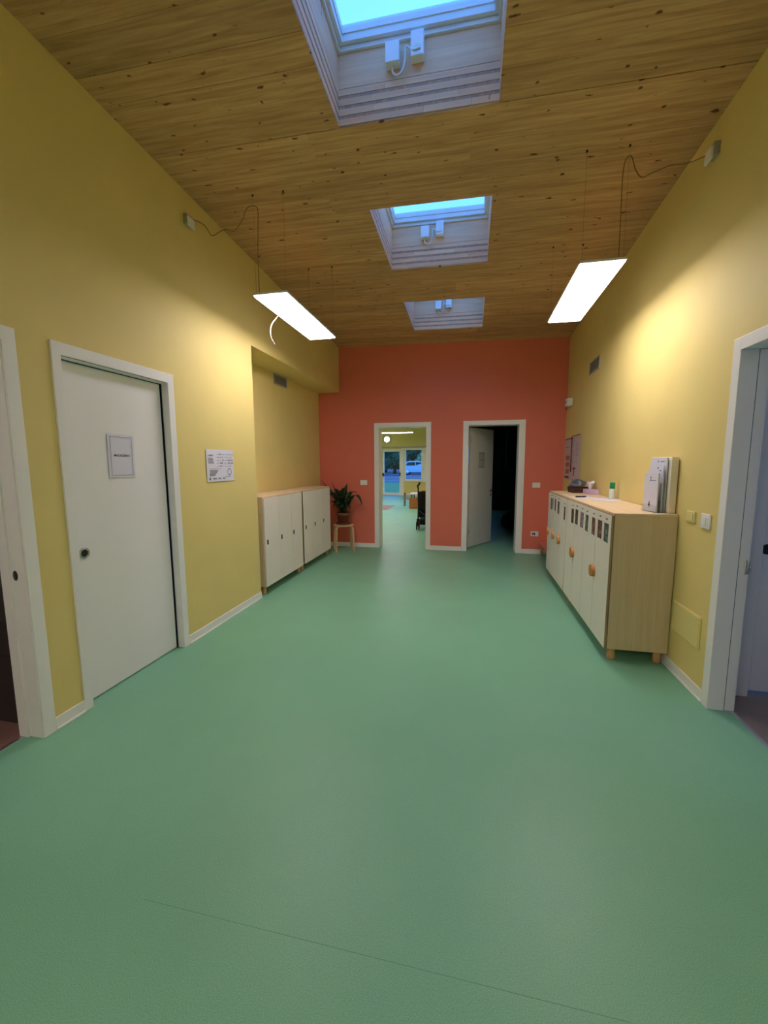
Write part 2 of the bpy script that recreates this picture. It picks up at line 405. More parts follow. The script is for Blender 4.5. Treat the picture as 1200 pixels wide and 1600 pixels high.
# anteroom beyond the right doorway
w = MB()
w.box(XR + TR, 1.694, 2.9, 3.0, 0, 2.7).box(1.694, 2.56, 2.9, 3.0, ZI, 2.7).box(2.56, 3.8, 2.9, 3.0, 0, 2.7)
w.box(XR + TR, 3.8, .1, .2, 0, 2.7)
w.box(3.7, 3.8, .2, .9, 0, 2.7).box(3.7, 3.8, 1.9, 2.9, 0, 2.7).box(3.7, 3.8, .9, 1.9, 0, 1.0).box(3.7, 3.8, .9, 1.9, 2.0, 2.7)
w.box(1.694, 2.56, 3.1, 3.2, 0, 2.7).box(1.6, 1.694, 3.0, 3.2, 0, 2.7).box(2.56, 2.65, 3.0, 3.2, 0, 2.7)
struct('wall_anteroom', w, 'plaster_white', 'grey white walls of the room beyond the right doorway', 'wall')
struct('ceiling_anteroom', MB().box(XR + TR, 3.8, .1, 3.2, 2.7, 2.8), 'plaster_white', 'white ceiling of the room beyond the right doorway', 'ceiling')
wi = thing('window_5', 'small white-framed window lighting the room on the right', 'window', (3.75, 1.4, 1.0), kind='structure')
f = MB(); f.box(-.04, .04, -.5, -.44, 0, 1).box(-.04, .04, .44, .5, 0, 1).box(-.04, .04, -.44, .44, 0, .06).box(-.04, .04, -.44, .44, .94, 1)
f.build('frame', 'white_lacquer', wi); MB().box(-.004, .004, -.44, .44, .06, .94).build('pane', 'window_glass', wi)

emit('ante_fill_light', (1.0, .92, .86, 1), 7.0)  # glow of the lamp added in the anteroom
t = thing('added_ceiling_lamp', 'round ceiling lamp added to light the room beyond the right doorway, out of view', 'lamp', (2.5, 1.5, 2.70))  # unseen lamp, added to make the bluish anteroom light more neutral
MB().lathe([(0, -.03), (.15, -.03), (.16, 0), (0, 0)], n=24).build('base', 'white_plastic', t); MB().lathe([(0, -.06), (.1, -.055), (.14, -.031), (0, -.031)], n=24).build('globe', 'ante_fill_light', t)
# hall behind the left back doorway
HX0, HX1, HY1, HZ = -6.6, -.42, 18.6, 3.2
DX, WX = (-4.04, -3.135), (-3.02, -1.70)
w = MB(); y0, y1 = HY1, HY1 + .3
w.box(HX0, DX[0], y0, y1, 0, HZ).box(DX[0], DX[1], y0, y1, 2.135, HZ).box(DX[1], WX[0], y0, y1, 0, HZ)
w.box(WX[0], WX[1], y0, y1, 0, .67).box(WX[0], WX[1], y0, y1, 2.18, HZ).box(WX[1], HX1, y0, y1, 0, HZ)
w.box(HX0 - .15, HX0, YB + TB, y1, 0, HZ).box(HX1, HX1 + .12, YB + TB, y1, 0, HZ).box(HX0 - .15, XA - .12, YB + .1, YB + TB, 0, HZ)
struct('wall_hall', w, 'yellow_paint', 'yellow walls of the bright hall behind the left back doorway', 'wall')
struct('ceiling_hall', MB().box(HX0 - .15, HX1 + .12, YB + TB, HY1 + .3, HZ, HZ + .15), 'plaster_white', 'pale ceiling over the hall beyond the doorway', 'ceiling')
struct('baseboard_hall', MB().box(DX[1], HX1, HY1 - .015, HY1, 0, .08, .003), 'white_lacquer', 'white baseboard under the far hall window', 'baseboard')
# dark room behind the right back doorway
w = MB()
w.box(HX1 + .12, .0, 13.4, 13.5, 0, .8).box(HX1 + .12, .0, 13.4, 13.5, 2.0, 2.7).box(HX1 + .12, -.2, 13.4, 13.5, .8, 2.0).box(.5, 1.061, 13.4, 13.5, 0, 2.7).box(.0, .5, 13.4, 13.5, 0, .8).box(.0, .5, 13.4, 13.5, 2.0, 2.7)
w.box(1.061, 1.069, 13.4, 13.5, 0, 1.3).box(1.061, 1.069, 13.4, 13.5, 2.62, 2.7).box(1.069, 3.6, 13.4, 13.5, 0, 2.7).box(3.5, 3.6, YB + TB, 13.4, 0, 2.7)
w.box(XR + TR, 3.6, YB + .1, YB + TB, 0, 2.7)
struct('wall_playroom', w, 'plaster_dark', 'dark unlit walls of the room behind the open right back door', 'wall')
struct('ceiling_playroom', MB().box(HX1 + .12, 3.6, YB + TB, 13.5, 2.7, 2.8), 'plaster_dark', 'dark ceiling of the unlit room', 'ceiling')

# ------------------------------------------------------------------ ceiling: slab, planks, three roof windows
cuts = CUTS
sl = MB()
def sheared(mb, xa, xb, ya, yb, o0, o1):
    c = [(xa, ya), (xb, ya), (xb, yb), (xa, yb)]
    mb.hexa([(x, y, CZ(x, y) + o0) for x, y in c], [(x, y, CZ(x, y) + o1) for x, y in c])
SX0, SX1 = XL - .02, XR + .02
ylist = [YF] + [v for c in cuts for v in c] + [YB + .02]
for i in range(0, len(ylist) - 1):
    ya, yb = ylist[i], ylist[i + 1]
    if i % 2 == 0: sheared(sl, SX0, SX1, ya + (.045 if i else 0), yb - (.045 if i < len(ylist) - 2 else 0), .0125, .21)
    else:
        sheared(sl, SX0, SKX[0] - .045, ya - .045, yb + .045, .0125, .21); sheared(sl, SKX[1] + .045, SX1, ya - .045, yb + .045, .0125, .21)
ceiling = struct('ceiling', sl, 'ceiling_wood', 'sloping knotty spruce board ceiling with three roof windows', 'ceiling')
G = .0007
for i in range(0, len(ylist) - 1):
    ya, yb = ylist[i], ylist[i + 1]
    n = max(1, round((yb - ya) / .195))
    ed = [ya]
    for k in range(1, n): ed.append(ya + (yb - ya) * (k + random.uniform(-.14, .14)) / n)
    ed.append(yb)
    for k in range(n):
        a, b = ed[k] + (G if k or i % 2 == 0 else G), ed[k + 1] - G
        if random.random() < .3: a += random.uniform(.0008, .0024)
        if i == 4 and k == 0: a += .003
        spans = [(SX0, SX1)] if i % 2 == 0 else [(SX0, SKX[0]), (SKX[1], SX1)]
        for (p, q) in spans:
            cutx = [p, q]
            if q - p > 2 and random.random() < .6: cutx = [p, random.uniform(p + .7, q - .7), q]
            for u, v in zip(cutx, cutx[1:]):
                m = MB(); sheared(m, u + .0004, v - .0004, a, b, random.uniform(0, .0012), .013)
                m.build('plank', 'ceiling_wood', ceiling)

def roof_window(k, ya, yb, label):
    xa, xb = SKX
    t = thing('window_%d' % k, label, 'roof window', ((xa + xb) / 2, (ya + yb) / 2, 0), kind='structure')
    cx, cy = (xa + xb) / 2, (ya + yb) / 2
    def sh(x0, x1, y0, y1, o0, o1, name, mat):
        m = MB(); c = [(x0, y0), (x1, y0), (x1, y1), (x0, y1)]
        m.hexa([(x - cx, y - cy, CZ(x, y) + o0) for x, y in c], [(x - cx, y - cy, CZ(x, y) + o1) for x, y in c])
        return m.build(name, mat, t)
    T = .04
    # exposed layers of the cross-laminated slab
    o = 0.0135; lay = []
    for j in range(7):
        h = .037 if j % 2 == 0 else .020
        lay.append((o, o + h, j % 2)); o += h
    for (o0, o1, dk) in lay:
        r = .0025 if dk else 0.0
        js = sorted(random.uniform(.12, .88) for _ in range(2)) if dk == 0 else []
        xs = [xa] + [xa + (xb - xa) * q for q in js] + [xb]
        for (p, q) in zip(xs, xs[1:]):
            sh(p + (.0005 if p > xa else -T), q - (.0005 if q < xb else -T), yb + r, yb + T, o0, o1 - .0005, 'lamella', 'shaft_dark' if dk else 'shaft_wood')
            sh(p + (.0005 if p > xa else -T), q - (.0005 if q < xb else -T), ya - T, ya - r, o0, o1 - .0005, 'lamella', 'shaft_dark' if dk else 'shaft_wood')
        sh(xa - T, xa - r, ya, yb, o0, o1 - .0005, 'lamella', 'shaft_dark' if dk else 'shaft_wood_y')
        sh(xb + r, xb + T, ya, yb, o0, o1 - .0005, 'lamella', 'shaft_dark' if dk else 'shaft_wood_y')
    o += .003
    sh(xa - T, xb + T, yb, yb + T, o, .42, 'shaft_board', 'shaft_wood'); sh(xa - T, xb + T, ya - T, ya, o, .42, 'shaft_board', 'shaft_wood')
    sh(xa - T, xa, ya, yb, o, .42, 'shaft_board', 'shaft_wood_y'); sh(xb, xb + T, ya, yb, o, .42, 'shaft_board', 'shaft_wood_y')
    def ring(name, mat, ins, wd, o0, o1):
        m = MB()
        def add(x0, x1, y0, y1):
            c = [(x0, y0), (x1, y0), (x1, y1), (x0, y1)]
            m.hexa([(x - cx, y - cy, CZ(x, y) + o0) for x, y in c], [(x - cx, y - cy, CZ(x, y) + o1) for x, y in c])
        X0, X1, Y0, Y1 = xa + ins, xb - ins, ya + ins, yb - ins
        add(X0, X1, Y0, Y0 + wd); add(X0, X1, Y1 - wd, Y1); add(X0, X0 + wd, Y0 + wd, Y1 - wd); add(X1 - wd, X1, Y0 + wd, Y1 - wd)
        return m.build(name, mat, t)
    ring('frame', 'white_lacquer', -.03, .046, .421, .446)
    ring('outer_frame', 'white_lacquer', -.03, .036, .4465, .56)
    ring('sash', 'white_lacquer', .010, .030, .450, .490)
    ring('sash_bead', 'white_lacquer', .014, .032, .4905, .535)
    sh(xa + .045, xb - .045, ya + .045, yb - .045, .520, .526, 'pane', 'window_glass')
    return t
roof_window(1, *SKY_Y[0], 'nearest roof window in a pale wooden shaft, cut by the top edge')
roof_window(2, *SKY_Y[1], 'middle roof window in a pale wooden shaft between the two lamps')
roof_window(8, *CUTS[0], 'unseen roof window added behind the nearest visible one to light the near floor')  # added overhead for more daylight on the near floor, never in view
roof_window(3, *SKY_Y[2], 'farthest roof window shaft close to the coral end wall')
WHICH = ('nearest', 'middle', 'farthest')
for k, (ya, yb) in enumerate(SKY_Y):
    bx, by = -.437, yb
    bz = CZ(bx, by)
    t = thing('window_opener', 'white motor boxes with looped cable on the %s roof window' % WHICH[k], 'window opener', (bx, by, bz), group='roof window motors')
    MB().box(-.125, -.040, -.062, -.002, .275, .385, .004).build('motor_box', 'white_plastic', t)
    MB().box(.030, .108, -.058, -.002, .285, .42, .004).build('control_box', 'white_plastic', t)
    MB().box(.045, .093, -.0592, -.0575, .33, .375, .0005).box(.064, .074, -.061, -.0575, .34, .366, .0008).build('rocker', 'white_edge', t)
    MB().tube(curve_pts([(-.085, -.03, .276), (-.083, -.034, .235), (-.055, -.036, .214), (-.022, -.036, .236), (-.008, -.034, .30), (-.004, -.034, .36), (.015, -.034, .355), (.045, -.058, .315), (.09, -.060, .318)]), .006, 8).build('cable', 'cable_white', t)

# ------------------------------------------------------------------ baseboards
def base_x(mb, x, s, y0, y1):      # along a wall x = const, s = +1 protrudes towards +x
    mb.box(min(x, x + s * .010), max(x, x + s * .010), y0, y1, 0.012, .074, .0025)
    mb.box(min(x, x + s * .018), max(x, x + s * .018), y0, y1, 0, .014, .004)
def base_y(mb, y, x0, x1):
    mb.box(x0, x1, y - .010, y, .012, .074, .0025); mb.box(x0, x1, y - .018, y, 0, .014, .004)
m = MB(); base_x(m, XL, 1, YF, .785); base_x(m, XL, 1, 1.716, 1.895); base_x(m, XL, 1, 2.842, YA)
struct('baseboard_left', m, 'white_edge', 'white baseboard along the left yellow wall', 'baseboard')
m = MB(); base_x(m, XR, -1, YF, 1.80); base_x(m, XR, -1, 2.752, YB)
struct('baseboard_right', m, 'white_edge', 'white baseboard along the right yellow wall', 'baseboard')
m = MB(); base_y(m, YB, XA, -1.6565); base_y(m, YB, -.6685, -.141); base_y(m, YB, .847, XR)
struct('baseboard_back', m, 'white_edge', 'white baseboard along the coral end wall', 'baseboard')
m = MB(); base_x(m, XA, 1, YA, YB)
struct('baseboard_alcove', m, 'white_edge', 'white baseboard behind the alcove lockers', 'baseboard')

# ------------------------------------------------------------------ doors
def casing_x(name, parent, x, s, ya, yb, oa, ob, t=.012):
    """U casing on wall x = const; inner edges ya..yb, outer edges oa..ob, protruding s*t"""
    a, b = sorted((x - s * .001, x + s * t))
    m = MB(); m.box(a, b, oa, ya, 0, ZH, .003).box(a, b, yb, ob, 0, ZH, .003).box(a, b, ya - .002, yb + .002, ZI, ZH, .003)
    return m.build(name, 'white_lacquer', parent)
# nearest left doorway (bathroom)
d = thing('door_1', 'white-framed open doorway to the tiled bathroom at the left edge', 'door', kind='structure')
casing_x('casing', d, XL, 1, D1[0], D1[1] + .004, .785, 1.715)
m = MB(); j0, j1 = XL - TL - .004, XL + .002
m.box(j0, j1, D1[1], D1[1] + .018, 0, ZI, .002).box(j0, j1, D1[0] - .018, D1[0], 0, ZI, .002).box(j0, j1, D1[0] - .018, D1[1] + .018, ZI, ZI + .018, .002)
m.box(j0 + .0, j0 + .05, D1[1] - .010, D1[1] + .001, 0, ZI, .0015)
m.build('jamb', 'white_lacquer', d)
MB().box(j0 - .012, j0, D1[1] - .010, D1[1] + .07, 0, ZH, .002).build('inner_casing', 'white_lacquer', d)
sp = MB().lathe([(.0, -.0012), (.016, -.0012), (.016, 0)], (0, 0, 0), 20, 'Y').build('strike_plate', 'dark_metal', d)
sp.location = (XL - .062, D1[1] - .0002, .916); sp.scale = (1, 1, 1.7)
# pocket door
d = thing('door_2', 'closed white pocket door with round pull and paper notice', 'door', kind='structure')
casing_x('casing', d, XL, 1, D2[0], D2[1], 1.8945, 2.840)
m = MB()
m.box(XL - .05, XL + .002, D2[1], D2[1] + .02, 0, ZI, .0015).box(XL - .05, XL + .002, D2[0] - .02, D2[0], 0, ZI, .0015)
m.box(XL - .018, XL + .002, D2[0], D2[1], ZI - .008, ZI - .0025, .001).box(XL - .046, XL - .024, D2[0], D2[1], ZI - .008, ZI - .0025, .001)
m.build('jamb', 'white_lacquer', d)
MB().box(XL - .10, XL - .001, D2[0], D2[1], ZI - .002, ZI + .018).box(XL - .10, XL - .045, D2[1] - .0, D2[1] + .016, 0, ZI).build('track_slot', 'black_gap', d)
lf = MB().box(XL - .094, XL - .054, D2[0] - .03, D2[1] - .012, .009, ZI - .012, .002).build('leaf', 'white_lacquer', d)
MB().lathe([(0, .003), (.023, .003), (.025, .007), (.032, .007), (.035, .002), (.035, -.001)], (XL - .054, 2.034, .952), 28, 'X').build('pull_ring', 'chrome', lf)
MB().lathe([(0, .0036), (.022, .0036), (.023, .003)], (XL - .054, 2.034, .952), 24, 'X').box(XL - .0505, XL - .0495, 2.032, 2.036, .940, .964).build('pull_cup', 'dark_metal', lf)
# back doorways
def casing_y(parent, xa, xb, oa, ob, y=YB, t=.012):
    m = MB(); m.box(oa, xa, y - t, y + .001, 0, ZH + .004, .003).box(xb, ob, y - t, y + .001, 0, ZH + .004, .003).box(xa - .002, xb + .002, y - t, y + .001, ZI, ZH + .004, .003)
    m.build('casing', 'white_lacquer', parent)
    m = MB(); m.box(xa - .02, xa, y - .002, y + TB + .004, 0, ZI, .002).box(xb, xb + .02, y - .002, y + TB + .004, 0, ZI, .002).box(xa - .02, xb + .02, y - .002, y + TB + .004, ZI, ZI + .02, .002)
    m.build('jamb', 'white_lacquer', parent)
    m = MB(); m.box(oa, xa, y + TB - .001, y + TB + .012, 0, ZH, .002).box(xb, ob, y + TB - .001, y + TB + .012, 0, ZH, .002)
    m.build('inner_casing', 'white_lacquer', parent)
d = thing('door_3', 'white-framed open doorway in the coral wall, bright hall behind', 'door', kind='structure')
casing_y(d, D3[0], D3[1], -1.655, -.670)
d = thing('door_4', 'white-framed doorway in the coral wall with half-open door leaf', 'door', kind='structure')
casing_y(d, D4[0], D4[1], -.139, .8455)
lm = MB().box(0, .80, -.02, .02, .008, ZI - .008, .002)
lf = lm.build('leaf', 'white_lacquer', d); lf.location = (D4[0] + .018, YB + TB + .035, 0); lf.rotation_euler = (0, 0, math.radians(59))
ps = thing('paper_notice', 'faded paper notice on the half-open back door leaf', 'notice')
hd = MB(); hd.lathe([(0, -.03), (.024, -.03), (.024, -.02), (0, -.02)], (.735, 0, .98), 20, 'Y')
hd.tube([(.735, -.028, .98), (.735, -.062, .98), (.70, -.068, .98), (.62, -.066, .98)], .009, 8)
hd.lathe([(0, -.026), (.02, -.026), (.02, -.02), (0, -.02)], (.735, 0, .90), 16, 'Y')
hd.build('handle', 'chrome', lf)
for hz in (.25, 1.05, 1.85): MB().tube([(0, -.026, hz), (0, -.026, hz + .1)], .008, 8).build('hinge', 'aluminium', lf)
a_ = math.radians(59)
ps.location = (lf.location.x + math.cos(a_) * .385 + math.sin(a_) * .0205, lf.location.y + math.sin(a_) * .385 - math.cos(a_) * .0205, 1.545); ps.rotation_euler = (0, 0, a_)
MB().box(-.10, .10, -.0012, -.0004, -.145, .145).build('sheet', 'plaster_white', ps)
m = MB()
for q in ((-.085, .085, .115, .122), (-.085, .085, -.122, -.115), (-.085, -.079, -.115, .115), (.079, .085, -.115, .115), (-.05, .05, .0, .012)): m.box(q[0], q[1], -.0016, -.0012, q[2], q[3])
m.build('print', 'ink_grey', ps)
# right doorway
d = thing('door_5', 'white-framed open doorway at the right edge with metal latch', 'door', kind='structure')
casing_x('casing', d, XR, -1, D5[0], D5[1], 1.80, 2.753)
m = MB(); j0, j1 = XR - .002, XR + TR + .004
m.box(j0, XR + .078, D5[1], D5[1] + .018, 0, ZI, .002).box(XR + .082, j1, D5[1] + .004, D5[1] + .018, 0, ZI, .002).box(j0, j1, D5[0] - .018, D5[0], 0, ZI, .002).box(j0, j1, D5[0], D5[1], ZI, ZI + .018, .002)
m.build('jamb', 'white_lacquer', d)
MB().box(XR + .0775, XR + .0825, D5[1] + .0035, D5[1] + .018, 0, ZI).build('jamb_gasket', 'grey_slot', d)
MB().box(j1 - .002, j1 + .012, D5[1] + .004, D5[1] + .075, 0, ZH, .003).build('inner_casing', 'white_lacquer', d)
MB().box(XR + .112, XR + .136, D5[1] - .004, D5[1] + .006, .85, .935, .002).box(XR + .120, XR + .140, D5[1] - .012, D5[1] - .003, .872, .892, .002).tube([(XR + .126, D5[1] - .006, .895), (XR + .126, D5[1] - .006, .945)], .005, 8).build('latch', 'aluminium', d)
d = thing('door_6', 'closed grey white door with dark round pull beyond the right doorway', 'door', kind='structure')
m = MB(); m.box(1.690, 1.764, 2.886, 2.901, 0, ZH, .003).box(2.49, 2.56, 2.886, 2.901, 0, ZH, .003).box(1.76, 2.5, 2.886, 2.901, ZI, ZH, .003); m.build('casing', 'white_lacquer', d)
m = MB(); m.box(1.75, 1.764, 2.9, 2.99, 0, ZI, .002).box(2.49, 2.5, 2.9, 2.99, 0, ZI, .002); m.build('jamb', 'white_lacquer', d)
lf = MB().box(1.766, 2.488, 2.935, 2.975, .02, ZI - .006, .002).build('leaf', 'white_lacquer', d)
MB().lathe([(0, -.004), (.02, -.004), (.03, -.007), (.033, -.002), (.033, 0)], (1.815, 2.935, .955), 24, 'Y').build('pull', 'black_plastic', lf)

# ------------------------------------------------------------------ pendant lamps
def hang_lamp(x, label, cable, group, yc=3.84):
    L, W, z = 1.20, .285, 2.868
    t = thing('pendant_lamp', label, 'lamp', (x, yc, z), group=group)
    MB().box(-W / 2 - .006, W / 2 + .006, -L / 2 - .006, L / 2 + .006, .002, .016, .002).build('housing', 'white_plastic', t)
    m = MB()
    for a in (-1, 1):
        m.box(a * W / 2 - .004 + a * .004, a * W / 2 + .004 + a * .004, -L / 2 - .008, L / 2 + .008, -.0015, .004)
        m.box(-W / 2, W / 2, a * L / 2 - .004 + a * .004, a * L / 2 + .004 + a * .004, -.0015, .004)
    m.build('bezel', 'white_plastic', t)
    MB().box(-W / 2, W / 2, -L / 2, L / 2, -.012, .0018, .001).build('diffuser', 'panel_light', t)
    for a in (-1, 1):
        for b in (-1, 1):
            hx, hy = a * (W / 2 - .01), b * (L / 2 - .02)
            top = CZ(x + hx, yc + hy) - z
            MB().tube([(hx, hy, .016), (hx, hy, top)], .0009, 5).build('hanger_wire', 'cable_brown', t)
            MB().lathe([(0, top - .012), (.006, top - .012), (.008, top), (0, top)], (hx, hy, 0), 10).build('ceiling_hook', 'dark_metal', t)
    m = MB().tube([Vector(p) - Vector((x, yc, z)) for p in curve_pts(cable, 6)], .0033, 7); m.build('cable', 'cable_brown', t)
    return t
G_ = 'pendant panel lamps'
hl = hang_lamp(-1.63, 'white glowing pendant panel lamp hanging near the left wall', [(-1.745, 3.28, 2.886), (-1.757, 3.3, 3.2), (-1.742, 3.3, 3.52), (-1.757, 3.3, 3.572), (-1.785, 3.3, 3.585), (-1.825, 3.3, 3.58), (-1.856, 3.3, 3.55), (-1.9, 3.33, 3.51), (-2.05, 3.45, 3.50), (-2.2, 3.58, 3.60), (-2.262, 3.58, 3.59), (-2.268, 3.457, 3.49), (-2.268, 3.40, 3.50), (-2.268, 3.345, 3.518), (-2.268, 3.25, 3.50), (-2.25, 3.165, 3.462)], G_)
hang_lamp(.858, 'white glowing pendant panel lamp hanging near the right wall', [(.965, 3.27, 2.886), (.958, 3.26, 3.19), (.956, 3.26, 3.407), (.97, 3.26, 3.505), (1.004, 3.26, 3.52), (1.032, 3.26, 3.436), (1.074, 3.26, 3.383), (1.138, 3.26, 3.402), (1.215, 3.2, 3.395), (1.317, 3.2, 3.395), (1.40, 3.17, 3.405)], G_)
for x_, nm in ((-1.63, 'left'), (.858, 'right')):  # extra pair out of view, added to brighten the near floor
    hang_lamp(x_, 'unseen pendant panel lamp added behind the viewer by the %s wall' % nm, [(x_ + .1, -2.28, 2.886), (x_ + .1, -2.28, 3.3), (x_ + .1, -2.28, CZ(x_, -2.28))], G_, -1.7)
o = Vector((-1.63, 3.84, 2.868))
MB().tube([Vector(p) - o for p in curve_pts([(-1.765, 3.80, 2.884), (-1.80, 3.74, 2.882), (-1.80, 3.68, 2.835), (-1.8, 3.594, 2.76), (-1.8, 3.558, 2.688), (-1.8, 3.572, 2.631), (-1.8, 3.631, 2.591)])], .0045, 8).build('loose_wire', 'cable_white', hl)
def junction_box(label, loc, s):
    t = thing('junction_box', label, 'junction box', loc, group='lamp junction boxes')
    MB().box(min(0, s * .035), max(0, s * .035), -.038, .038, -.030, .045, .004).build('back_box', 'grille_grey', t)
    MB().box(min(s * .036, s * .050), max(s * .036, s * .050), -.040, .040, -.052, .022, .006).build('lid', 'white_plastic', t)
junction_box('small white junction box high on the left yellow wall', (XL, 3.12, 3.425), 1)
junction_box('small white junction box high on the right yellow wall', (XR, 3.14, 3.40), -1)

# ------------------------------------------------------------------ wall fittings
def grille(label, loc, s, Wd, Hd_):
    t = thing('vent_grille', label, 'vent', loc, group='wall vents')
    m = MB(); X = lambda a, b: (min(s * a, s * b), max(s * a, s * b))
    for (y0, y1, z0, z1) in ((-Wd / 2, Wd / 2, -Hd_ / 2, -Hd_ / 2 + .016), (-Wd / 2, Wd / 2, Hd_ / 2 - .016, Hd_ / 2), (-Wd / 2, -Wd / 2 + .016, -Hd_ / 2 + .016, Hd_ / 2 - .016), (Wd / 2 - .016, Wd / 2, -Hd_ / 2 + .016, Hd_ / 2 - .016)):
        m.box(*X(0, .012), y0, y1, z0, z1, .002)
    m.build('frame', 'grille_grey', t)
    MB().box(*X(.0, .002), -Wd / 2 + .01, Wd / 2 - .01, -Hd_ / 2 + .01, Hd_ / 2 - .01).build('back', 'grille_back', t)
    n = 9
    for k in range(n):
        z = -Hd_ / 2 + .016 + (Hd_ - .032) * (k + .5) / n
        sl_ = MB().prism([(0.002 * s, z - .002), (.010 * s, z - .006), (.010 * s, z - .004), (.002 * s, z)], 'Y', -Wd / 2 + .014, Wd / 2 - .014)
        sl_.build('slat', 'grille_grey', t)
grille('grey vent grille in the alcove above the white lockers', (XA, 5.50, 2.652), 1, .40, .145)
grille('grey vent grille high on the right yellow wall', (XR, 5.555, 2.668), -1, .42, .15)
def plate(name, label, cat, loc, axis, Wd, Hd_, mat, mods, modmat, group=None):
    """wall plate centred on loc; axis 'L','R','B' names the wall it sits on"""
    t = thing(name, label, cat, loc, {'L': PI / 2, 'R': -PI / 2, 'B': 0}[axis], group)      # local -y faces the room
    MB().box(-Wd / 2, Wd / 2, -.010, 0, -Hd_ / 2, Hd_ / 2, .0035).build('plate', mat, t)
    for (a, b, c, d_, nm, mt, pr) in mods: MB().box(a, b, -.010 - pr, -.006, c, d_, .0012).build(nm, mt or modmat, t)
    return t
plate('light_switch', 'white light switch plate between potted plant and left back doorway', 'switch', (-1.85, YB, 1.158), 'B', .125, .085, 'white_plastic', [(-.034, -.012, -.022, .022, 'rocker', None, .003), (-.011, .011, -.022, .022, 'rocker', None, .003), (.012, .034, -.022, .022, 'rocker', None, .003)], 'white_edge', 'white wall plates')
plate('blank_plate', 'white blank wall plate above the outlet on the coral wall', 'switch', (1.04, YB, 1.133), 'B', .122, .082, 'white_plastic', [(-.04, .04, -.024, .024, 'cover', None, .002)], 'white_edge', 'white wall plates')
plate('wall_outlet', 'white power outlet low on the coral wall beside pink bench', 'outlet', (1.042, YB, .333), 'B', .122, .082, 'white_plastic', [(-.036, -.014, -.02, .02, 'socket', None, .001), (-.011, .011, -.02, .02, 'socket', None, .001), (.014, .036, -.02, .02, 'cover', 'white_edge', .002)], 'grey_slot', 'white wall plates')
plate('light_switch', 'square white rocker switch on yellow wall beside right doorway', 'switch', (XR, 2.887, 1.128), 'R', .10, .092, 'white_plastic', [(-.032, -.006, -.026, .026, 'rocker', None, .002), (-.003, .013, -.026, .026, 'rocker', None, .005), (.016, .034, -.026, .026, 'rocker', None, .002)], 'white_edge')
plate('cover_plate', 'small yellow blank plate left of the white rocker switch', 'switch', (XR, 3.066, 1.134), 'R', .105, .074, 'cream_plastic', [(-.036, .036, -.024, .024, 'cover', None, .003)], 'cream_plastic')
plate('access_panel', 'large yellow painted cover plate low beside the birch cabinet', 'cover panel', (XR, 3.015, .412), 'R', .35, .215, 'cream_plastic', [(-.168, .168, -.10, .10, 'lid', None, .003)], 'cream_plastic')
t = thing('alarm_light', 'small white emergency sounder box in the far right corner', 'alarm', (XR, 6.70, 2.39), group=None)
MB().box(-.075, 0, -.085, .085, -.055, .055, .008).build('body', 'white_plastic', t)
MB().lathe([(0, -.082), (.026, -.082), (.03, -.074), (0, -.074)], (0, 0, 0), 20, 'X').build('lens', 'grille_grey', t)
MB().tube([(-.03, .085, -.02), (-.03, .16, -.04), (-.012, .28, -.07)], .004, 6).build('cable', 'cable_brown', t)

# ------------------------------------------------------------------ papers on the walls
def sheet(mb, Wd, Hd_, curl=.004, nx=10, nz=10):
    """slightly wavy sheet in local x-z, facing -y, 0.6 mm thick"""
    g = [[mb.bm.verts.new((-Wd / 2 + Wd * i / nx, -.003 - curl * (.5 + .5 * math.sin(3.1 * i / nx + 2.2 * k / nz)), -Hd_ / 2 + Hd_ * k / nz)) for k in range(nz + 1)] for i in range(nx + 1)]
    h = [[mb.bm.verts.new(v.co + Vector((0, .0006, 0))) for v in col] for col in g]
    for i in range(nx):
        for k in range(nz):
            mb.bm.faces.new((g[i][k], g[i + 1][k], g[i + 1][k + 1], g[i][k + 1]))
            mb.bm.faces.new((h[i][k], h[i][k + 1], h[i + 1][k + 1], h[i + 1][k]))
    for i in range(nx):
        mb.bm.faces.new((g[i][0], h[i][0], h[i + 1][0], g[i + 1][0])); mb.bm.faces.new((g[i][nz], g[i + 1][nz], h[i + 1][nz], h[i][nz]))
    for k in range(nz):
        mb.bm.faces.new((g[0][k], g[0][k + 1], h[0][k + 1], h[0][k])); mb.bm.faces.new((g[nx][k], h[nx][k], h[nx][k + 1], g[nx][k + 1]))
    return mb
def mark(mb, x0, x1, z0, z1, y=-.0085): mb.box(x0, x1, y - .0002, y, z0, z1)
# notice on the pocket door
t = thing('paper_sign', 'framed white paper notice taped to the pocket door', 'notice', (XL - .0538, 2.367, 1.551), PI / 2 - math.radians(-1.2))
sheet(MB(), .214, .288, .0015).build('sheet', 'paper_white', t)
m = MB()
for (a, b, c, e) in ((-.088, .088, .126, .129), (-.088, .088, -.129, -.126), (-.088, -.085, -.126, .126), (.085, .088, -.126, .126)): mark(m, a, b, c, e, -.006)
m.build('printed_border', 'ink_grey', t)
tm = text_mesh('MAGAZZINO', .0215); lt = obj('lettering', tm, 'ink_dark', t)
lt.rotation_euler = (PI / 2, 0, 0); lt.location = (.002, -.0062, .004)
t.rotation_euler = (0, math.radians(1.0), PI / 2)
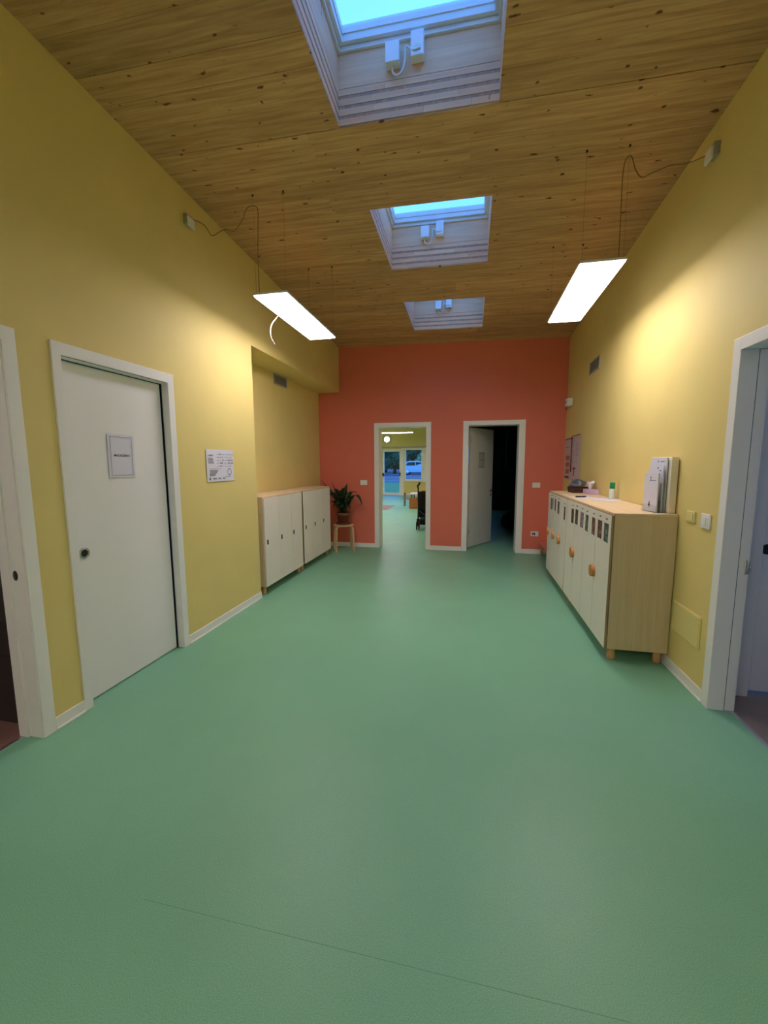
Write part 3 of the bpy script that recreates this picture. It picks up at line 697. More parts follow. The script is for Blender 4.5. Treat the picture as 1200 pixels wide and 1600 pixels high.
# licence sheet on the left wall
t = thing('paper_notice', 'large white printed form pinned to the left yellow wall', 'notice', (XL, 3.408, 1.482), PI / 2)
sheet(MB(), .42, .288, .004, 14, 10).build('sheet', 'paper_white', t)
m = MB(); rnd = random.Random(3)
for (x, z) in ((-.19, .09), (-.175, .096)): mark(m, x, x + .07, z - .004, z)
for k in range(5): mark(m, -.19, -.19 + rnd.uniform(.06, .10), .062 - k * .011, .067 - k * .011)
for r in range(5):
    x = -.06
    while x < .17:
        w_ = rnd.uniform(.012, .05); mark(m, x, x + w_, .098 - r * .027, .1025 - r * .027 + rnd.choice((0, 0, .006))); x += w_ + rnd.uniform(.008, .02)
mark(m, -.18, .0, -.030, -.0275)
for k in range(5): mark(m, -.175, -.175 + .13 - k * .012, -.048 - k * .011, -.042 - k * .011)
for (a, b) in ((-.18, -.168), (-.13, -.075), (-.05, -.01), (.02, .055)): mark(m, a, b, -.125, -.112)
mark(m, .06, .15, -.106, -.102)
m.build('print', 'ink_grey', t)
m = MB()
for k in range(20):
    a0, a1 = 2 * PI * k / 20, 2 * PI * (k + 1) / 20
    q = lambda a, r: (.13 + r * math.cos(a), -.0088, -.06 + r * math.sin(a))
    m.quad(q(a0, .026), q(a1, .026), q(a1, .032), q(a0, .032))
m.build('stamp', 'ink_dark', t)
m = MB(); mark(m, -.178, -.166, -.13, -.108, -.0088); m.build('emblem', 'ink_dark', t)
# sheets in the far right corner
t = thing('poster', 'tall printed sheet on right wall nearer the cabinet items', 'poster', (XR, 6.225, 1.50), -PI / 2)
sheet(MB(), .43, .76, .012).build('sheet', 'paper_pink', t)
m = MB(); rnd = random.Random(9)
for k in range(12):
    z = .33 - k * .03
    for x in (-.19, .02):
        if rnd.random() < .75: mark(m, x, x + rnd.uniform(.06, .15), z, z + .006, -.0165)
m.build('print', 'ink_grey', t)
for q in ((-.12, .03, -.10, -.075), (-.08, -.03, -.20, -.101), (-.09, -.06, -.36, -.24), (-.215, .215, .368, .38)):
    m = MB(); mark(m, *q, -.0165); m.build('printed_shape', 'ink_red', t)
t = thing('poster', 'narrow sheet with orange pictures in the far right corner', 'poster', (XR, 6.70, 1.55), -PI / 2)
sheet(MB(), .42, .62, .010).build('sheet', 'paper_pink', t)
for z in (-.02, -.12, -.22):
    m = MB(); mark(m, -.10, .12, z, z + .07, -.0145); m.build('printed_picture', 'ink_orange', t)
for q in ((-.205, .205, .29, .305), (-.15, .1, .17, .176), (-.15, .12, -.29, -.26)):
    m = MB(); mark(m, *q, -.0145); m.build('printed_line', 'ink_red', t)
t = tag(MB().box(XR - .022, XR, 6.448, 6.484, 1.36, 1.87, .003).build('poster_strip', 'ink_red'), 'dark red vertical strip between the two corner posters', 'strip')

# ------------------------------------------------------------------ lockers
LEG_H, BODY_T = .094, 1.128
def locker_unit(name, label, loc, rotz, L, depth, doors, style, leg_y, group, side_mat='birch', handle_at=None, photos=()):
    """local: doors face -x at x = 0, unit runs 0..L along y"""
    t = thing(name, label, 'cabinet', loc, rotz, group)
    x0, x1 = .0225, depth
    MB().box(x0, x1, 0, .018, LEG_H, BODY_T - .0185, .001).build('side_panel', side_mat, t)
    MB().box(x0, x1, L - .018, L, LEG_H, BODY_T - .0185, .001).build('side_panel', side_mat, t)
    MB().box(x0 - .006, x1, 0, L, BODY_T - .018, BODY_T, .0025).build('top_panel', 'birch_top', t)
    MB().box(x0, x1, .0185, L - .0185, LEG_H, LEG_H + .018).build('bottom_panel', 'birch', t)
    MB().box(x1 - .008, x1, .0185, L - .0185, LEG_H + .0185, BODY_T - .0185).build('back_panel', 'birch', t)
    for y in leg_y:
        for x in (x0 + .045, x1 - .05):
            MB().lathe([(0, 0), (.024, 0), (.027, .004), (.028, .012), (.028, LEG_H), (0, LEG_H)], (x, y, 0), 20).build('leg', 'beech', t)
    for i, (a, b) in enumerate(doors):
        if style == 'slot': d = MB().box(0, .019, a + .0024, b - .0024, LEG_H + .002, BODY_T - .021, .0015).build('door', 'locker_white', t)
        else:
            d = MB().box(.0032, .019, a + .0024, b - .0024, LEG_H + .002, BODY_T - .021, .001).build('door', 'birch_edge', t)
            MB().box(0, .003, a + .0024, b - .0024, LEG_H + .002, BODY_T - .021, .0008).build('front_laminate', 'locker_white', d)
        if style == 'slot':
            y = handle_at[i]
            MB().box(-.0035, .001, y - .016, y + .016, .582, .636, .006).build('pull', 'dark_metal', d)
            MB().box(-.005, -.003, y - .010, y + .010, .588, .612, .001).build('pull_recess', 'black_plastic', d)
        else:
            y, s = handle_at[i]      # flat side at y, round side towards s
            poly = [(y + s * .045 * math.sin(PI * k / 12), .607 + .048 * math.cos(PI * k / 12)) for k in range(13)]
            MB().prism(poly, 'X', -.026, -.0005).build('half_moon_handle', 'handle_wood', d)
        for (py, pw, pz, mt) in photos:
            if a <= py < b:
                MB().box(-.0012, 0, py - pw * .58, py + pw * .58, pz - .072, pz + .072).build('photo', mt, d)
                MB().box(-.0008, 0, py - .024, py + .024, pz + .098, pz + .110).build('name_tag', 'ink_grey', d)
    return t
G_ = 'children\'s lockers'
Y0 = 3.23
ph = [(3.335, .085, .968, 'photo_green'), (3.492, .09, .97, 'photo_brown'), (3.665, .075, .968, 'photo_brown'), (3.865, .075, .965, 'photo_green'), (4.03, .09, .97, 'photo_mauve'), (4.225, .085, .972, 'photo_dark'), (4.385, .085, .962, 'photo_dark'), (4.745, .06, .945, 'photo_dark')]
e = [3.235, 3.592, 3.945, 4.292, 4.645]
locker_unit('locker_cabinet', 'four-door birch locker cabinet with half-moon handles nearest the right doorway', (1.012, Y0, 0), 0, 1.42, .43, [(e[i] - Y0, e[i + 1] - Y0) for i in range(4)], 'moon', (.05, 1.33), G_, handle_at=[(e[1] - Y0 - .006, -1), (e[1] - Y0 + .006, 1), (e[3] - Y0 - .006, -1), (e[3] - Y0 + .006, 1)], photos=[(a - Y0, b, c, d_) for a, b, c, d_ in ph])
Y1 = 4.653
ph = [(4.745, .06, .945, 'photo_dark'), (5.07, .075, .972, 'photo_dark'), (5.26, .06, .985, 'photo_dark'), (5.42, .06, .985, 'photo_mauve'), (5.51, .07, .975, 'photo_dark')]
e = [4.658, 5.005, 5.35, 5.697]
locker_unit('locker_cabinet', 'three-door birch locker cabinet at the far end of the right wall row', (1.012, Y1, 0), 0, 1.05, .43, [(e[i] - Y1, e[i + 1] - Y1) for i in range(3)], 'moon', (.06, .98), G_, handle_at=[(4.96 - Y1, -1), (5.285 - Y1, -1), (5.615 - Y1, -1)], photos=[(a - Y1, b, c, d_) for a, b, c, d_ in ph])
def left_unit(label, ya, yb, dy, hy):
    L = yb - ya
    locker_unit('locker_cabinet', label, (-2.248, yb, 0), PI, L, .404, [(yb - b, yb - a) for a, b in dy], 'slot', (.05, L - .05), G_, side_mat='birch_top', handle_at=[yb - h for h in hy])
left_unit('three-door white locker cabinet in the alcove nearer the wall notice', 4.14, 5.205, [(4.142, 4.49), (4.49, 4.838), (4.838, 5.172)], (4.198, 4.552, 4.902))
left_unit('three-door white locker cabinet in the alcove beside the potted plant', 5.225, 6.335, [(5.262, 5.60), (5.60, 5.955), (5.955, 6.325)], (5.308, 5.648, 6.01))

# ------------------------------------------------------------------ stool and potted plant
SXc, SYc = -2.13, 6.66
t = thing('stool', 'round pale wood stool with bent legs under the potted plant', 'stool', (SXc, SYc, 0), math.radians(25))
MB().lathe([(0, .432), (.168, .432), (.175, .438), (.175, .450), (.168, .456), (0, .456)], n=32).build('seat', 'pale_wood', t)
for k in range(4):
    a = PI / 4 + k * PI / 2; c, s_ = math.cos(a), math.sin(a)
    def R2(r, z): return (r * c, r * s_, z)
    m = MB(); path = [(.09, .427), (.15, .427), (.183, .418), (.198, .39), (.203, .33), (.215, .0)]
    prev = None; wd = .019
    for (r, z) in path:
        n_ = Vector((-s_, c, 0)); tt = .0075
        ring = [m.bm.verts.new(Vector(R2(r - tt, z - (tt if r < .16 else 0))) - n_ * wd), m.bm.verts.new(Vector(R2(r - tt, z - (tt if r < .16 else 0))) + n_ * wd), m.bm.verts.new(Vector(R2(r + tt, z)) + n_ * wd), m.bm.verts.new(Vector(R2(r + tt, z)) - n_ * wd)]
        if prev:
            for i in range(4): m.bm.faces.new((prev[i], prev[(i + 1) % 4], ring[(i + 1) % 4], ring[i]))
        else: m.bm.faces.new(ring[::-1])
        prev = ring
    m.bm.faces.new(prev); m.build('leg', 'pale_wood', t)
t = thing('potted_plant', 'dark green broad-leaved plant in terracotta pot on wooden stool', 'plant', (SXc, SYc, .4565))
MB().lathe([(0, 0), (.115, 0), (.135, .018), (.135, .028), (.125, .028), (.11, .012), (0, .012)], n=32).build('saucer', 'terracotta', t)
MB().lathe([(0, .014), (.085, .014), (.105, .155), (.118, .155), (.122, .16), (.122, .20), (.115, .205), (.106, .20), (.104, .185), (0, .183)], n=32).build('pot', 'terracotta', t)
MB().lathe([(0, .192), (.05, .19), (.103, .186), (.103, .18), (0, .18)], n=20).build('soil', 'soil', t)
def leaf(tip, rise, width, base):
    b = Vector(base); tip = Vector(tip); mid = (b + tip) / 2 + Vector((0, 0, rise))
    pts = []
    n = 12
    for k in range(n + 1):
        u = k / n; pts.append((1 - u) ** 2 * b + 2 * u * (1 - u) * mid + u * u * tip)
    m = MB(); prev = None
    for k, p in enumerate(pts):
        u = k / n
        wd = .006 if u < .22 else max(.0015, 1.55 * width * math.sin(PI * min(1, ((u - .16) / .84)) ** .85) ** .9)
        d = (pts[min(k + 1, n)] - pts[max(k - 1, 0)]).normalized()
        sd = d.cross(Vector((0, 0, 1)))
        sd = sd.normalized() if sd.length > 1e-3 else Vector((1, 0, 0))
        up = sd.cross(d).normalized()
        ring = [m.bm.verts.new(p - sd * wd + up * wd * .32), m.bm.verts.new(p - up * .0012), m.bm.verts.new(p + sd * wd + up * wd * .32), m.bm.verts.new(p + up * .0014)]
        if prev:
            for i in range(4):
                m.bm.faces.new((prev[i], prev[(i + 1) % 4], ring[(i + 1) % 4], ring[i])).smooth = True
        else: m.bm.faces.new(ring[::-1])
        prev = ring
    m.bm.faces.new(prev); m.build('leaf', 'plant_leaf', t)
rnd = random.Random(5)
# (tip relative to the plant, rise of the bow, half width)
tips = [((-.36, -.10, .76), .10, .034), ((-.17, -.08, .745), .08, .034), ((.09, -.06, .70), .10, .030), ((.255, -.08, .545), .28, .036), ((.35, -.05, .33), .46, .040), ((.17, -.12, .27), .24, .022),
        ((-.30, -.18, .55), .2, .04), ((-.2, .12, .6), .2, .04), ((.16, .14, .55), .2, .04), ((.05, -.24, .46), .25, .042), ((-.10, -.26, .48), .25, .042), ((.20, -.05, .46), .22, .036),
        ((-.38, .02, .50), .3, .04), ((-.05, .2, .62), .15, .04), ((.12, -.20, .36), .25, .04), ((-.22, -.22, .34), .25, .04), ((.0, -.05, .62), .05, .042), ((-.08, .03, .58), .05, .045), ((.06, .08, .52), .08, .045), ((-.28, -.04, .66), .1, .034), ((.02, -.16, .30), .2, .045), ((-.14, -.12, .30), .2, .045)]
for k in range(16):
    a_ = rnd.uniform(0, 2 * PI); r_ = rnd.uniform(.10, .26); tips.append(((r_ * math.cos(a_) - .04, r_ * math.sin(a_) * .8 - .04, rnd.uniform(.34, .60)), rnd.uniform(.1, .25), .036))
for tp, rs, wd in tips:
    leaf(tp, rs, wd, (rnd.uniform(-.045, .045) + tp[0] * .06, rnd.uniform(-.04, .04) + tp[1] * .06, .185))

# ------------------------------------------------------------------ things on the right cabinet
ZC = BODY_T
t = thing('brochure_rack', 'beige and clear stepped leaflet rack at the cabinet\'s near end', 'brochure rack', (1.372, 3.40, ZC), math.radians(8))
MB().box(.003, .052, -.128, .115, 0, .405, .004).build('back_box', 'paper_cream', t)
MB().box(-.066, .002, -.10, .10, 0, .003).build('tray_base', 'acrylic', t)
for x_, h_ in ((-.066, .05), (-.034, .09)): MB().box(x_, x_ + .003, -.10, .10, .0035, h_).build('tray_lip', 'acrylic', t)
MB().prism([(-.062, .0035), (0, .0035), (0, .30), (-.03, .22), (-.062, .06)], 'Y', -.103, -.1005).build('tray_side', 'acrylic', t)
def brochure(label, lx, ly, w_, h_, th, mats, marks):
    b = thing('brochure', label, 'brochure', (0, 0, 0), math.radians(8), 'leaflets in the rack')
    c, s_ = math.cos(math.radians(8)), math.sin(math.radians(8))
    b.location = (1.372 + c * lx - s_ * ly, 3.40 + s_ * lx + c * ly, ZC + .004)
    MB().box(-th / 2, th / 2, -w_ / 2, w_ / 2, 0, h_, .0005).build('pages', mats, b)
    m = MB()
    for (y0, y1, z0, z1) in marks: m.box(-th / 2 - .0004, -th / 2, y0, y1, z0, z1)
    m.build('print', 'ink_blue', b)
brochure('white leaflet at the front of the clear rack', -.053, .0, .175, .285, .010, 'paper_white', [(-.0, .012, .245, .258), (-.0, .012, .225, .238), (-.06, -.005, .229, .233), (.0, .012, .03, .075), (-.008, .02, .045, .055)])
brochure('grey white leaflet in the middle step of the rack', -.024, .0, .18, .34, .010, 'paper_white', [(-.03, -.018, .315, .327), (-.07, -.04, .30, .304)])
brochure('tall white leaflet at the back of the clear rack', -.006, .005, .20, .398, .006, 'paper_white', [(.0, .012, .365, .374), (-.07, -.02, .366, .371)])
# glue bottle
t = thing('glue_bottle', 'slim white bottle with green cap on the cabinet top', 'bottle', (1.385, 4.46, ZC))
MB().lathe([(0, 0), (.024, 0), (.027, .004), (.027, .095), (.022, .108), (0, .108)], n=24).build('body', 'bottle_white', t)
MB().lathe([(0, .109), (.025, .109), (.025, .165), (.022, .17), (0, .17)], n=24).build('cap', 'green_cap', t)
# papers
def flat_sheet(label, loc, rz, a, b, group='papers on the cabinet'):
    m = MB(); nx = 8
    for i in range(nx):
        pass
    m.box(-a / 2, a / 2, -b / 2, b / 2, 0, .0015)
    o = m.build('paper_sheet', 'paper_white'); o.location = loc; o.rotation_euler = (0, 0, rz)
    tag(o, label, 'paper', group); return o
flat_sheet('white paper sheet by the cabinet door edge under the pen', (1.17, 4.60, ZC + .0002), math.radians(12), .21, .297)
flat_sheet('white paper sheet lying beside the green-capped bottle', (1.31, 4.36, ZC + .002), math.radians(-28), .21, .297)
t = thing('pen', 'black marker pen lying on white paper on the cabinet', 'pen', (1.14, 4.64, ZC + .0095), math.radians(20))
MB().tube([(-.055, 0, 0), (.02, 0, 0)], .0075, 10).build('barrel', 'black_plastic', t); MB().tube([(.0205, 0, 0), (.06, 0, 0)], .0078, 10).build('cap', 'ink_dark', t)
# basket with a plastic bag
t = thing('basket', 'small dark brown basket holding a crumpled grey bag', 'basket', (1.30, 5.42, ZC), math.radians(4))
m = MB(); W_, D_, H_ = .18, .20, .068
m.prism([(-W_ / 2, 0), (W_ / 2, 0), (W_ / 2 + .012, H_), (W_ / 2 + .002, H_), (W_ / 2 - .01, .008), (-W_ / 2 + .01, .008), (-W_ / 2 - .002, H_), (-W_ / 2 - .012, H_)], 'Y', -D_ / 2, D_ / 2)
m.box(-W_ / 2, W_ / 2, -D_ / 2 - .008, -D_ / 2, 0, H_).box(-W_ / 2, W_ / 2, D_ / 2, D_ / 2 + .008, 0, H_)
m.build('body', 'basket_brown', t)
m = MB()
for z in (.012, .030, .048): m.box(-W_ / 2 - .006, W_ / 2 + .006, -D_ / 2 - .011, -D_ / 2 - .008, z, z + .012, .002)
m.build('weave_band', 'basket_brown', t)
def crumple(name, mat, label, cat, loc, rx, ry, rz_, seed, amp, sub=3):
    bm = bmesh.new(); bmesh.ops.create_icosphere(bm, subdivisions=sub, radius=1)
    r_ = random.Random(seed); dirs = [(Vector((r_.gauss(0, 1), r_.gauss(0, 1), r_.gauss(0, 1))).normalized(), r_.uniform(-amp, amp)) for _ in range(26)]
    for v in bm.verts:
        n = v.co.normalized(); k = 1 + sum(a * max(0, n.dot(d)) ** 6 for d, a in dirs)
        v.co = Vector((n.x * rx * k, n.y * ry * k, max(-.35, n.z) * rz_ * k))
    me = bpy.data.meshes.new(name); bm.to_mesh(me); bm.free()
    o = obj(name, me, mat); o.location = loc
    return tag(o, label, cat)
crumple('plastic_bag', 'bag_grey', 'crumpled grey plastic bag lying in the brown basket', 'bag', (1.305, 5.42, ZC + .104), .095, .105, .060, 11, .42)
# tissue box
t = thing('tissue_box', 'lilac tissue box with white tissues pulled out', 'tissue box', (1.385, 5.19, ZC), math.radians(3))
MB().box(-.055, .055, -.11, .11, 0, .055, .003).build('carton', 'tissue_box', t)
m = MB(); rows = []
for k in range(7):
    u = k / 6; row = []
    for i in range(13):
        a = 2 * PI * i / 12; rr = .018 + .035 * u * (1 + .35 * math.sin(3 * a + 2 * u))
        row.append(m.bm.verts.new((rr * math.cos(a) * .7, rr * math.sin(a) * 1.1 + .03, .054 + .085 * u + .016 * u * math.sin(2 * a + 1))))
    rows.append(row)
for A, B in zip(rows, rows[1:]):
    for i in range(12): m.bm.faces.new((A[i], A[i + 1], B[i + 1], B[i])).smooth = True
o = m.build('tissue', 'tissue', t); sd = o.modifiers.new('thickness', 'SOLIDIFY'); sd.thickness = .0008
# pink bench
t = thing('bench', 'low pink children\'s bench between cabinet row and coral wall', 'bench', (1.27, 6.34, 0))
MB().box(-.165, .155, -.60, .60, .188, .21, .004).build('seat', 'pink_bench', t)
for y in (-.54, .54):
    for x in (-.12, .11): MB().lathe([(0, 0), (.02, 0), (.024, .188), (0, .188)], (x, y, 0), 16).build('leg', 'beech', t)

# ------------------------------------------------------------------ hall: glazed door, window, lamps, furniture
t = thing('door_7', 'white-framed glazed exit door with dark push bar across the hall', 'door', (0, HY1, 0), kind='structure')
a, b = DX
m = MB(); m.box(a, a + .09, .04, .12, 0, 2.135, .004).box(b - .09, b, .04, .12, 0, 2.135, .004).box(a + .09, b - .09, .04, .12, 2.02, 2.135, .004).box(a + .09, b - .09, .04, .12, 0.01, .13, .004)
m.build('frame', 'white_lacquer', t)
MB().box(a + .088, b - .088, .075, .085, .128, 2.022).build('pane', 'window_glass', t)
m = MB(); m.tube([(a + .07, -.05, .93), (b - .07, -.05, .93)], .016, 10); m.build('push_bar', 'ink_red', t)
for s_, x in ((1, a + .045), (-1, b - .045)):
    MB().prism([(x - .03, .90), (x + .03, .90), (x + .03 + s_ * .05, .93), (x + .02 - s_ * 0, 1.05), (x - .02, 1.05)], 'Y', -.075, .04).build('bar_bracket', 'black_plastic', t)
t = thing('window_4', 'white-framed hall window with a parked car outside', 'window', (0, HY1, 0), kind='structure')
a, b = WX
m = MB(); m.box(a, a + .09, .04, .13, .67, 2.18, .004).box(a + .80, b, .04, .13, .67, 2.18, .004).box(a + .09, a + .80, .04, .13, 2.085, 2.18, .004).box(a + .09, a + .80, .04, .13, .67, .755, .004)
m.build('frame', 'white_lacquer', t)
MB().box(a + .088, a + .802, .08, .09, .752, 2.088).build('pane', 'window_glass', t)
MB().box(a - .03, b + .03, -.05, .04, .645, .67, .004).build('sill', 'white_lacquer', t)
MB().box(DX[1] + .002, a - .002, -.006, .06, 0, 2.18, .003).build('post_cover', 'white_lacquer', t)
MB().box(a + .84, a + .87, -.02, .04, 1.22, 1.26, .003).box(a + .845, a + .865, -.035, -.02, 1.16, 1.26, .003).build('handle', 'aluminium', t)
struct('trim_3', MB().box(DX[0] - .02, WX[1] + .02, HY1 - .02, HY1 + .03, 2.185, 2.245, .004), 'grille_grey', 'grey shutter casing above the hall door and window', 'trim')
def hall_lamp(x, y, label):
    t = thing('linear_lamp', label, 'lamp', (x, y, 2.60), group='hall ceiling lamps')
    MB().box(-.575, .575, -.10, .10, .003, .028, .003).build('housing', 'white_plastic', t)
    MB().box(-.565, .565, -.09, .09, -.002, .0025).build('diffuser', 'hall_light', t)
    for s_ in (-1, 1): MB().tube([(s_ * .5, 0, .028), (s_ * .5, 0, .60)], .002, 5).build('hanger_wire', 'cable_white', t)
hall_lamp(-2.69, 15.0, 'long white pendant lamp in the hall above the glazed door')
hall_lamp(-2.69, 11.6, 'added hall pendant lamp hidden above the doorway head, nearer the coral wall')  # this lamp and the next three are unseen, added to brighten the hall
hall_lamp(-2.69, 9.0, 'added hall pendant lamp just behind the coral wall, out of view')
hall_lamp(-4.9, 11.6, 'added hall pendant lamp on the hidden left side of the hall')
hall_lamp(-4.9, 15.0, 'added hall pendant lamp hidden left of the back doorway')
t = thing('wall_lamp', 'round glowing wall lamp above the hall exit door', 'lamp', (-3.80, HY1, 2.575))
MB().lathe([(0, -.03), (.16, -.03), (.165, 0), (0, 0)], n=28, axis='Y').build('base', 'white_plastic', t)
MB().lathe([(0, -.075), (.07, -.068), (.105, -.05), (.12, -.031), (0, -.031)], n=28, axis='Y').build('globe', 'round_light', t)
o = MB().box(-3.6, -2.62, 12.75, 14.2, 0, .006, .002).build('rug', 'rug'); tag(o, 'brownish pink rug on the hall floor', 'rug')

t = thing('childrens_table', 'low white-topped children\'s table by the hall window', 'table', (-1.45, 14.0, 0))
MB().box(-.58, .58, -.4, .4, .435, .468, .006).build('table_top', 'paper_white', t)
for x in (-.5, .5):
    for y in (-.32, .32): MB().tube([(x, y, 0), (x, y, .435)], .024, 12).build('leg', 'dark_wood', t)
def kid_chair(label, loc, rz):
    t = thing('childrens_chair', label, 'chair', loc, rz)
    MB().box(-.14, .14, -.14, .14, .255, .272, .004).build('seat', 'orange_wood', t)
    MB().box(-.14, .14, .120, .138, .36, .46, .005).build('backrest', 'orange_wood', t)
    for x in (-.125, .125):
        MB().tube([(x, -.12, 0), (x, -.12, .255)], .014, 8).build('leg', 'dark_wood', t)
        MB().tube([(x, .125, 0), (x, .125, .46)], .014, 8).build('leg', 'dark_wood', t)
kid_chair('small wooden chair at the left end of the low hall table', (-2.13, 14.1, 0), PI / 2)
t = thing('storage_crate', 'orange brown wooden crate standing before the low table', 'crate', (-1.85, 13.45, 0), math.radians(6))
m = MB(); m.box(-.14, .14, -.12, -.105, .0, .35, .003).box(-.14, .14, .105, .12, 0, .35, .003).box(-.14, -.125, -.105, .105, 0, .35, .003).box(.125, .14, -.105, .105, 0, .35, .003).box(-.125, .125, -.105, .105, .0, .015); m.build('body', 'orange_wood', t)
for z in (.04, .15, .26): MB().box(-.145, .145, -.128, -.1205, z, z + .07, .002).build('slat', 'orange_wood', t)
t = thing('toy_box', 'small red and white toy box on the low hall table', 'toy', (-1.52, 13.9, .4685))
MB().box(-.14, .14, -.1, .1, 0, .07, .006).build('tray', 'paper_cream', t); MB().box(-.12, .12, -.08, .08, .071, .10, .012).build('lid', 'toy_red', t)

# stroller: pusher's side towards the viewer
t = thing('stroller', 'folding black umbrella stroller half hidden by the doorway', 'stroller', (-.985, 9.32, 0), math.radians(6))
seat_w = .19
for s_ in (-1, 1):
    x = s_ * seat_w
    MB().tube(curve_pts([(x, .30, .09), (x, .12, .42), (x, -.03, .72), (x - s_ * .0, -.10, .92), (x * 1.08, -.12, .98), (x * .86, -.22, 1.04), (x * .8, -.25, 1.06)], 5), .016, 8).build('front_tube', 'black_plastic', t)
    MB().tube([(x, -.24, .09), (x, -.06, .46), (x, .02, .62)], .012, 8).build('rear_tube', 'black_plastic', t)
    MB().tube([(x * .99, -.13, .985), (x * .80, -.245, 1.058)], .019, 10).build('grip', 'black_plastic', t)
    MB().tube([(x, -.20, .20), (x, .24, .20)], .008, 8).build('side_strut', 'black_plastic', t)
    for y in (-.24, .30):
        for q in (-.026, .026):
            MB().lathe([(.0, -.016), (.03, -.016), (.062, -.014), (.086, -.014), (.090, -.005), (.090, .005), (.086, .014), (.062, .014), (.03, .016), (0, .016)], (x + q, y, .090), 20, 'X').build('wheel', 'tyre', t)
MB().tube([(-seat_w, -.24, .16), (seat_w, .0, .42)], .008, 8).build('cross_brace', 'black_plastic', t); MB().tube([(seat_w, -.24, .16), (-seat_w, .0, .42)], .008, 8).build('cross_brace', 'black_plastic', t)
m = MB(); prof = [(-.10, .86), (-.07, .78), (-.045, .62), (-.035, .46), (.02, .40), (.14, .41), (.22, .42), (.27, .30), (.29, .22)]
lo = [[m.bm.verts.new((x, y + .0, z)) for y, z in prof] for x in (-seat_w, -seat_w * .4, seat_w * .4, seat_w)]
for i, A in enumerate(lo):
    if i in (1, 2):
        for v in A: v.co.z -= .018; v.co.y -= .012
for A, B in zip(lo, lo[1:]):
    for k in range(len(prof) - 1): m.bm.faces.new((A[k], A[k + 1], B[k + 1], B[k])).smooth = True
o = m.build('seat_sling', 'black_fabric', t); o.modifiers.new('thickness', 'SOLIDIFY').thickness = .012
m = MB(); rows = []
for k in range(6):
    a_ = math.radians(95 + 13 * k); rows.append([m.bm.verts.new((x, -.03 - .20 * math.cos(a_) * .6 - .06, .56 + .30 * math.sin(a_))) for x in (-seat_w - .01, -.1, 0, .1, seat_w + .01)])
for A, B in zip(rows, rows[1:]):
    for i in range(4): m.bm.faces.new((A[i], A[i + 1], B[i + 1], B[i])).smooth = True
o = m.build('folded_canopy', 'black_fabric', t); o.modifiers.new('thickness', 'SOLIDIFY').thickness = .02
MB().box(-.15, .15, -.20, .16, .10, .24, .03).build('basket', 'black_fabric', t)

# dark room
wi = thing('window_6', 'narrow lit gap of a shuttered window in the dark room', 'window', (0, 13.4, 0), kind='structure')
MB().box(1.057, 1.0605, -.02, 0, 1.3, 2.62).box(1.0695, 1.073, -.02, 0, 1.3, 2.62).build('frame', 'dark_metal', wi); MB().box(1.061, 1.069, .04, .046, 1.3, 2.62).build('pane', 'window_glass', wi)
wi = thing('window_7', 'window of the dark room hidden behind the open door leaf', 'window', (0, 13.4, 0), kind='structure')
MB().box(-.2, -.15, .02, .08, .8, 2.0).box(.45, .5, .02, .08, .8, 2.0).box(-.15, .45, .02, .08, .8, .85).box(-.15, .45, .02, .08, 1.95, 2.0).build('frame', 'white_lacquer', wi); MB().box(-.15, .45, .045, .05, .85, 1.95).build('pane', 'window_glass', wi)
t = thing('beanbag', 'dark round beanbag on the floor of the unlit room', 'beanbag', (1.06, 9.7, 0))
MB().lathe([(0, 0), (.26, .0), (.34, .06), (.36, .16), (.31, .28), (.2, .37), (.08, .42), (0, .43)], n=28).build('bag', 'beanbag', t)
MB().lathe([(0, .43), (.03, .43), (.035, .45), (0, .47)], n=14).build('tuft', 'beanbag', t)
for k in range(6):
    a_ = PI / 3 * k
    MB().tube([((r + .002) * math.cos(a_), (r + .002) * math.sin(a_), z) for r, z in ((.34, .06), (.36, .16), (.31, .28), (.2, .37), (.08, .42))], .004, 5).build('piping', 'black_fabric', t)

# ------------------------------------------------------------------ outdoors
GZ = lambda y: .0105 * (y - 19.0)
def ground(ya, yb, x0, x1, n, mat, label, cat, dz=0.0):
    m = MB(); m.hexa([(x0, ya, GZ(ya) - .3), (x1, ya, GZ(ya) - .3), (x1, yb, GZ(yb) - .3), (x0, yb, GZ(yb) - .3)], [(x0, ya, GZ(ya) + dz), (x1, ya, GZ(ya) + dz), (x1, yb, GZ(yb) + dz), (x0, yb, GZ(yb) + dz)])
    o = m.build(n, mat); return tag(o, label, cat, kind='structure')
ground(18.9, 20.4, -30, 20, 'ground_paving', 'kerb', 'pale paving right outside the glazed door', 'paving', -.02)
ground(20.4, 29.0, -30, 20, 'ground_lawn', 'grass', 'green lawn outside the hall windows', 'lawn', -.01)
ground(29.0, 62.0, -60, 40, 'ground_road', 'asphalt', 'bluish asphalt road and parking outside', 'road', -.03)
ground(62.0, 120.0, -90, 60, 'ground_meadow', 'bark', 'dark ground under the far trees', 'ground', -.03)
for k, y in enumerate((29.2, 34.5, 40.0)):
    o = MB().box(-30, 20, y, y + .25, GZ(y) - .05, GZ(y) + .10, .01).build('kerb', 'kerb')
    tag(o, ('kerb between the lawn and the road outside', 'kerb in the middle of the outside parking', 'farthest outside kerb, just before the parked car')[k], 'kerb', kind='structure')
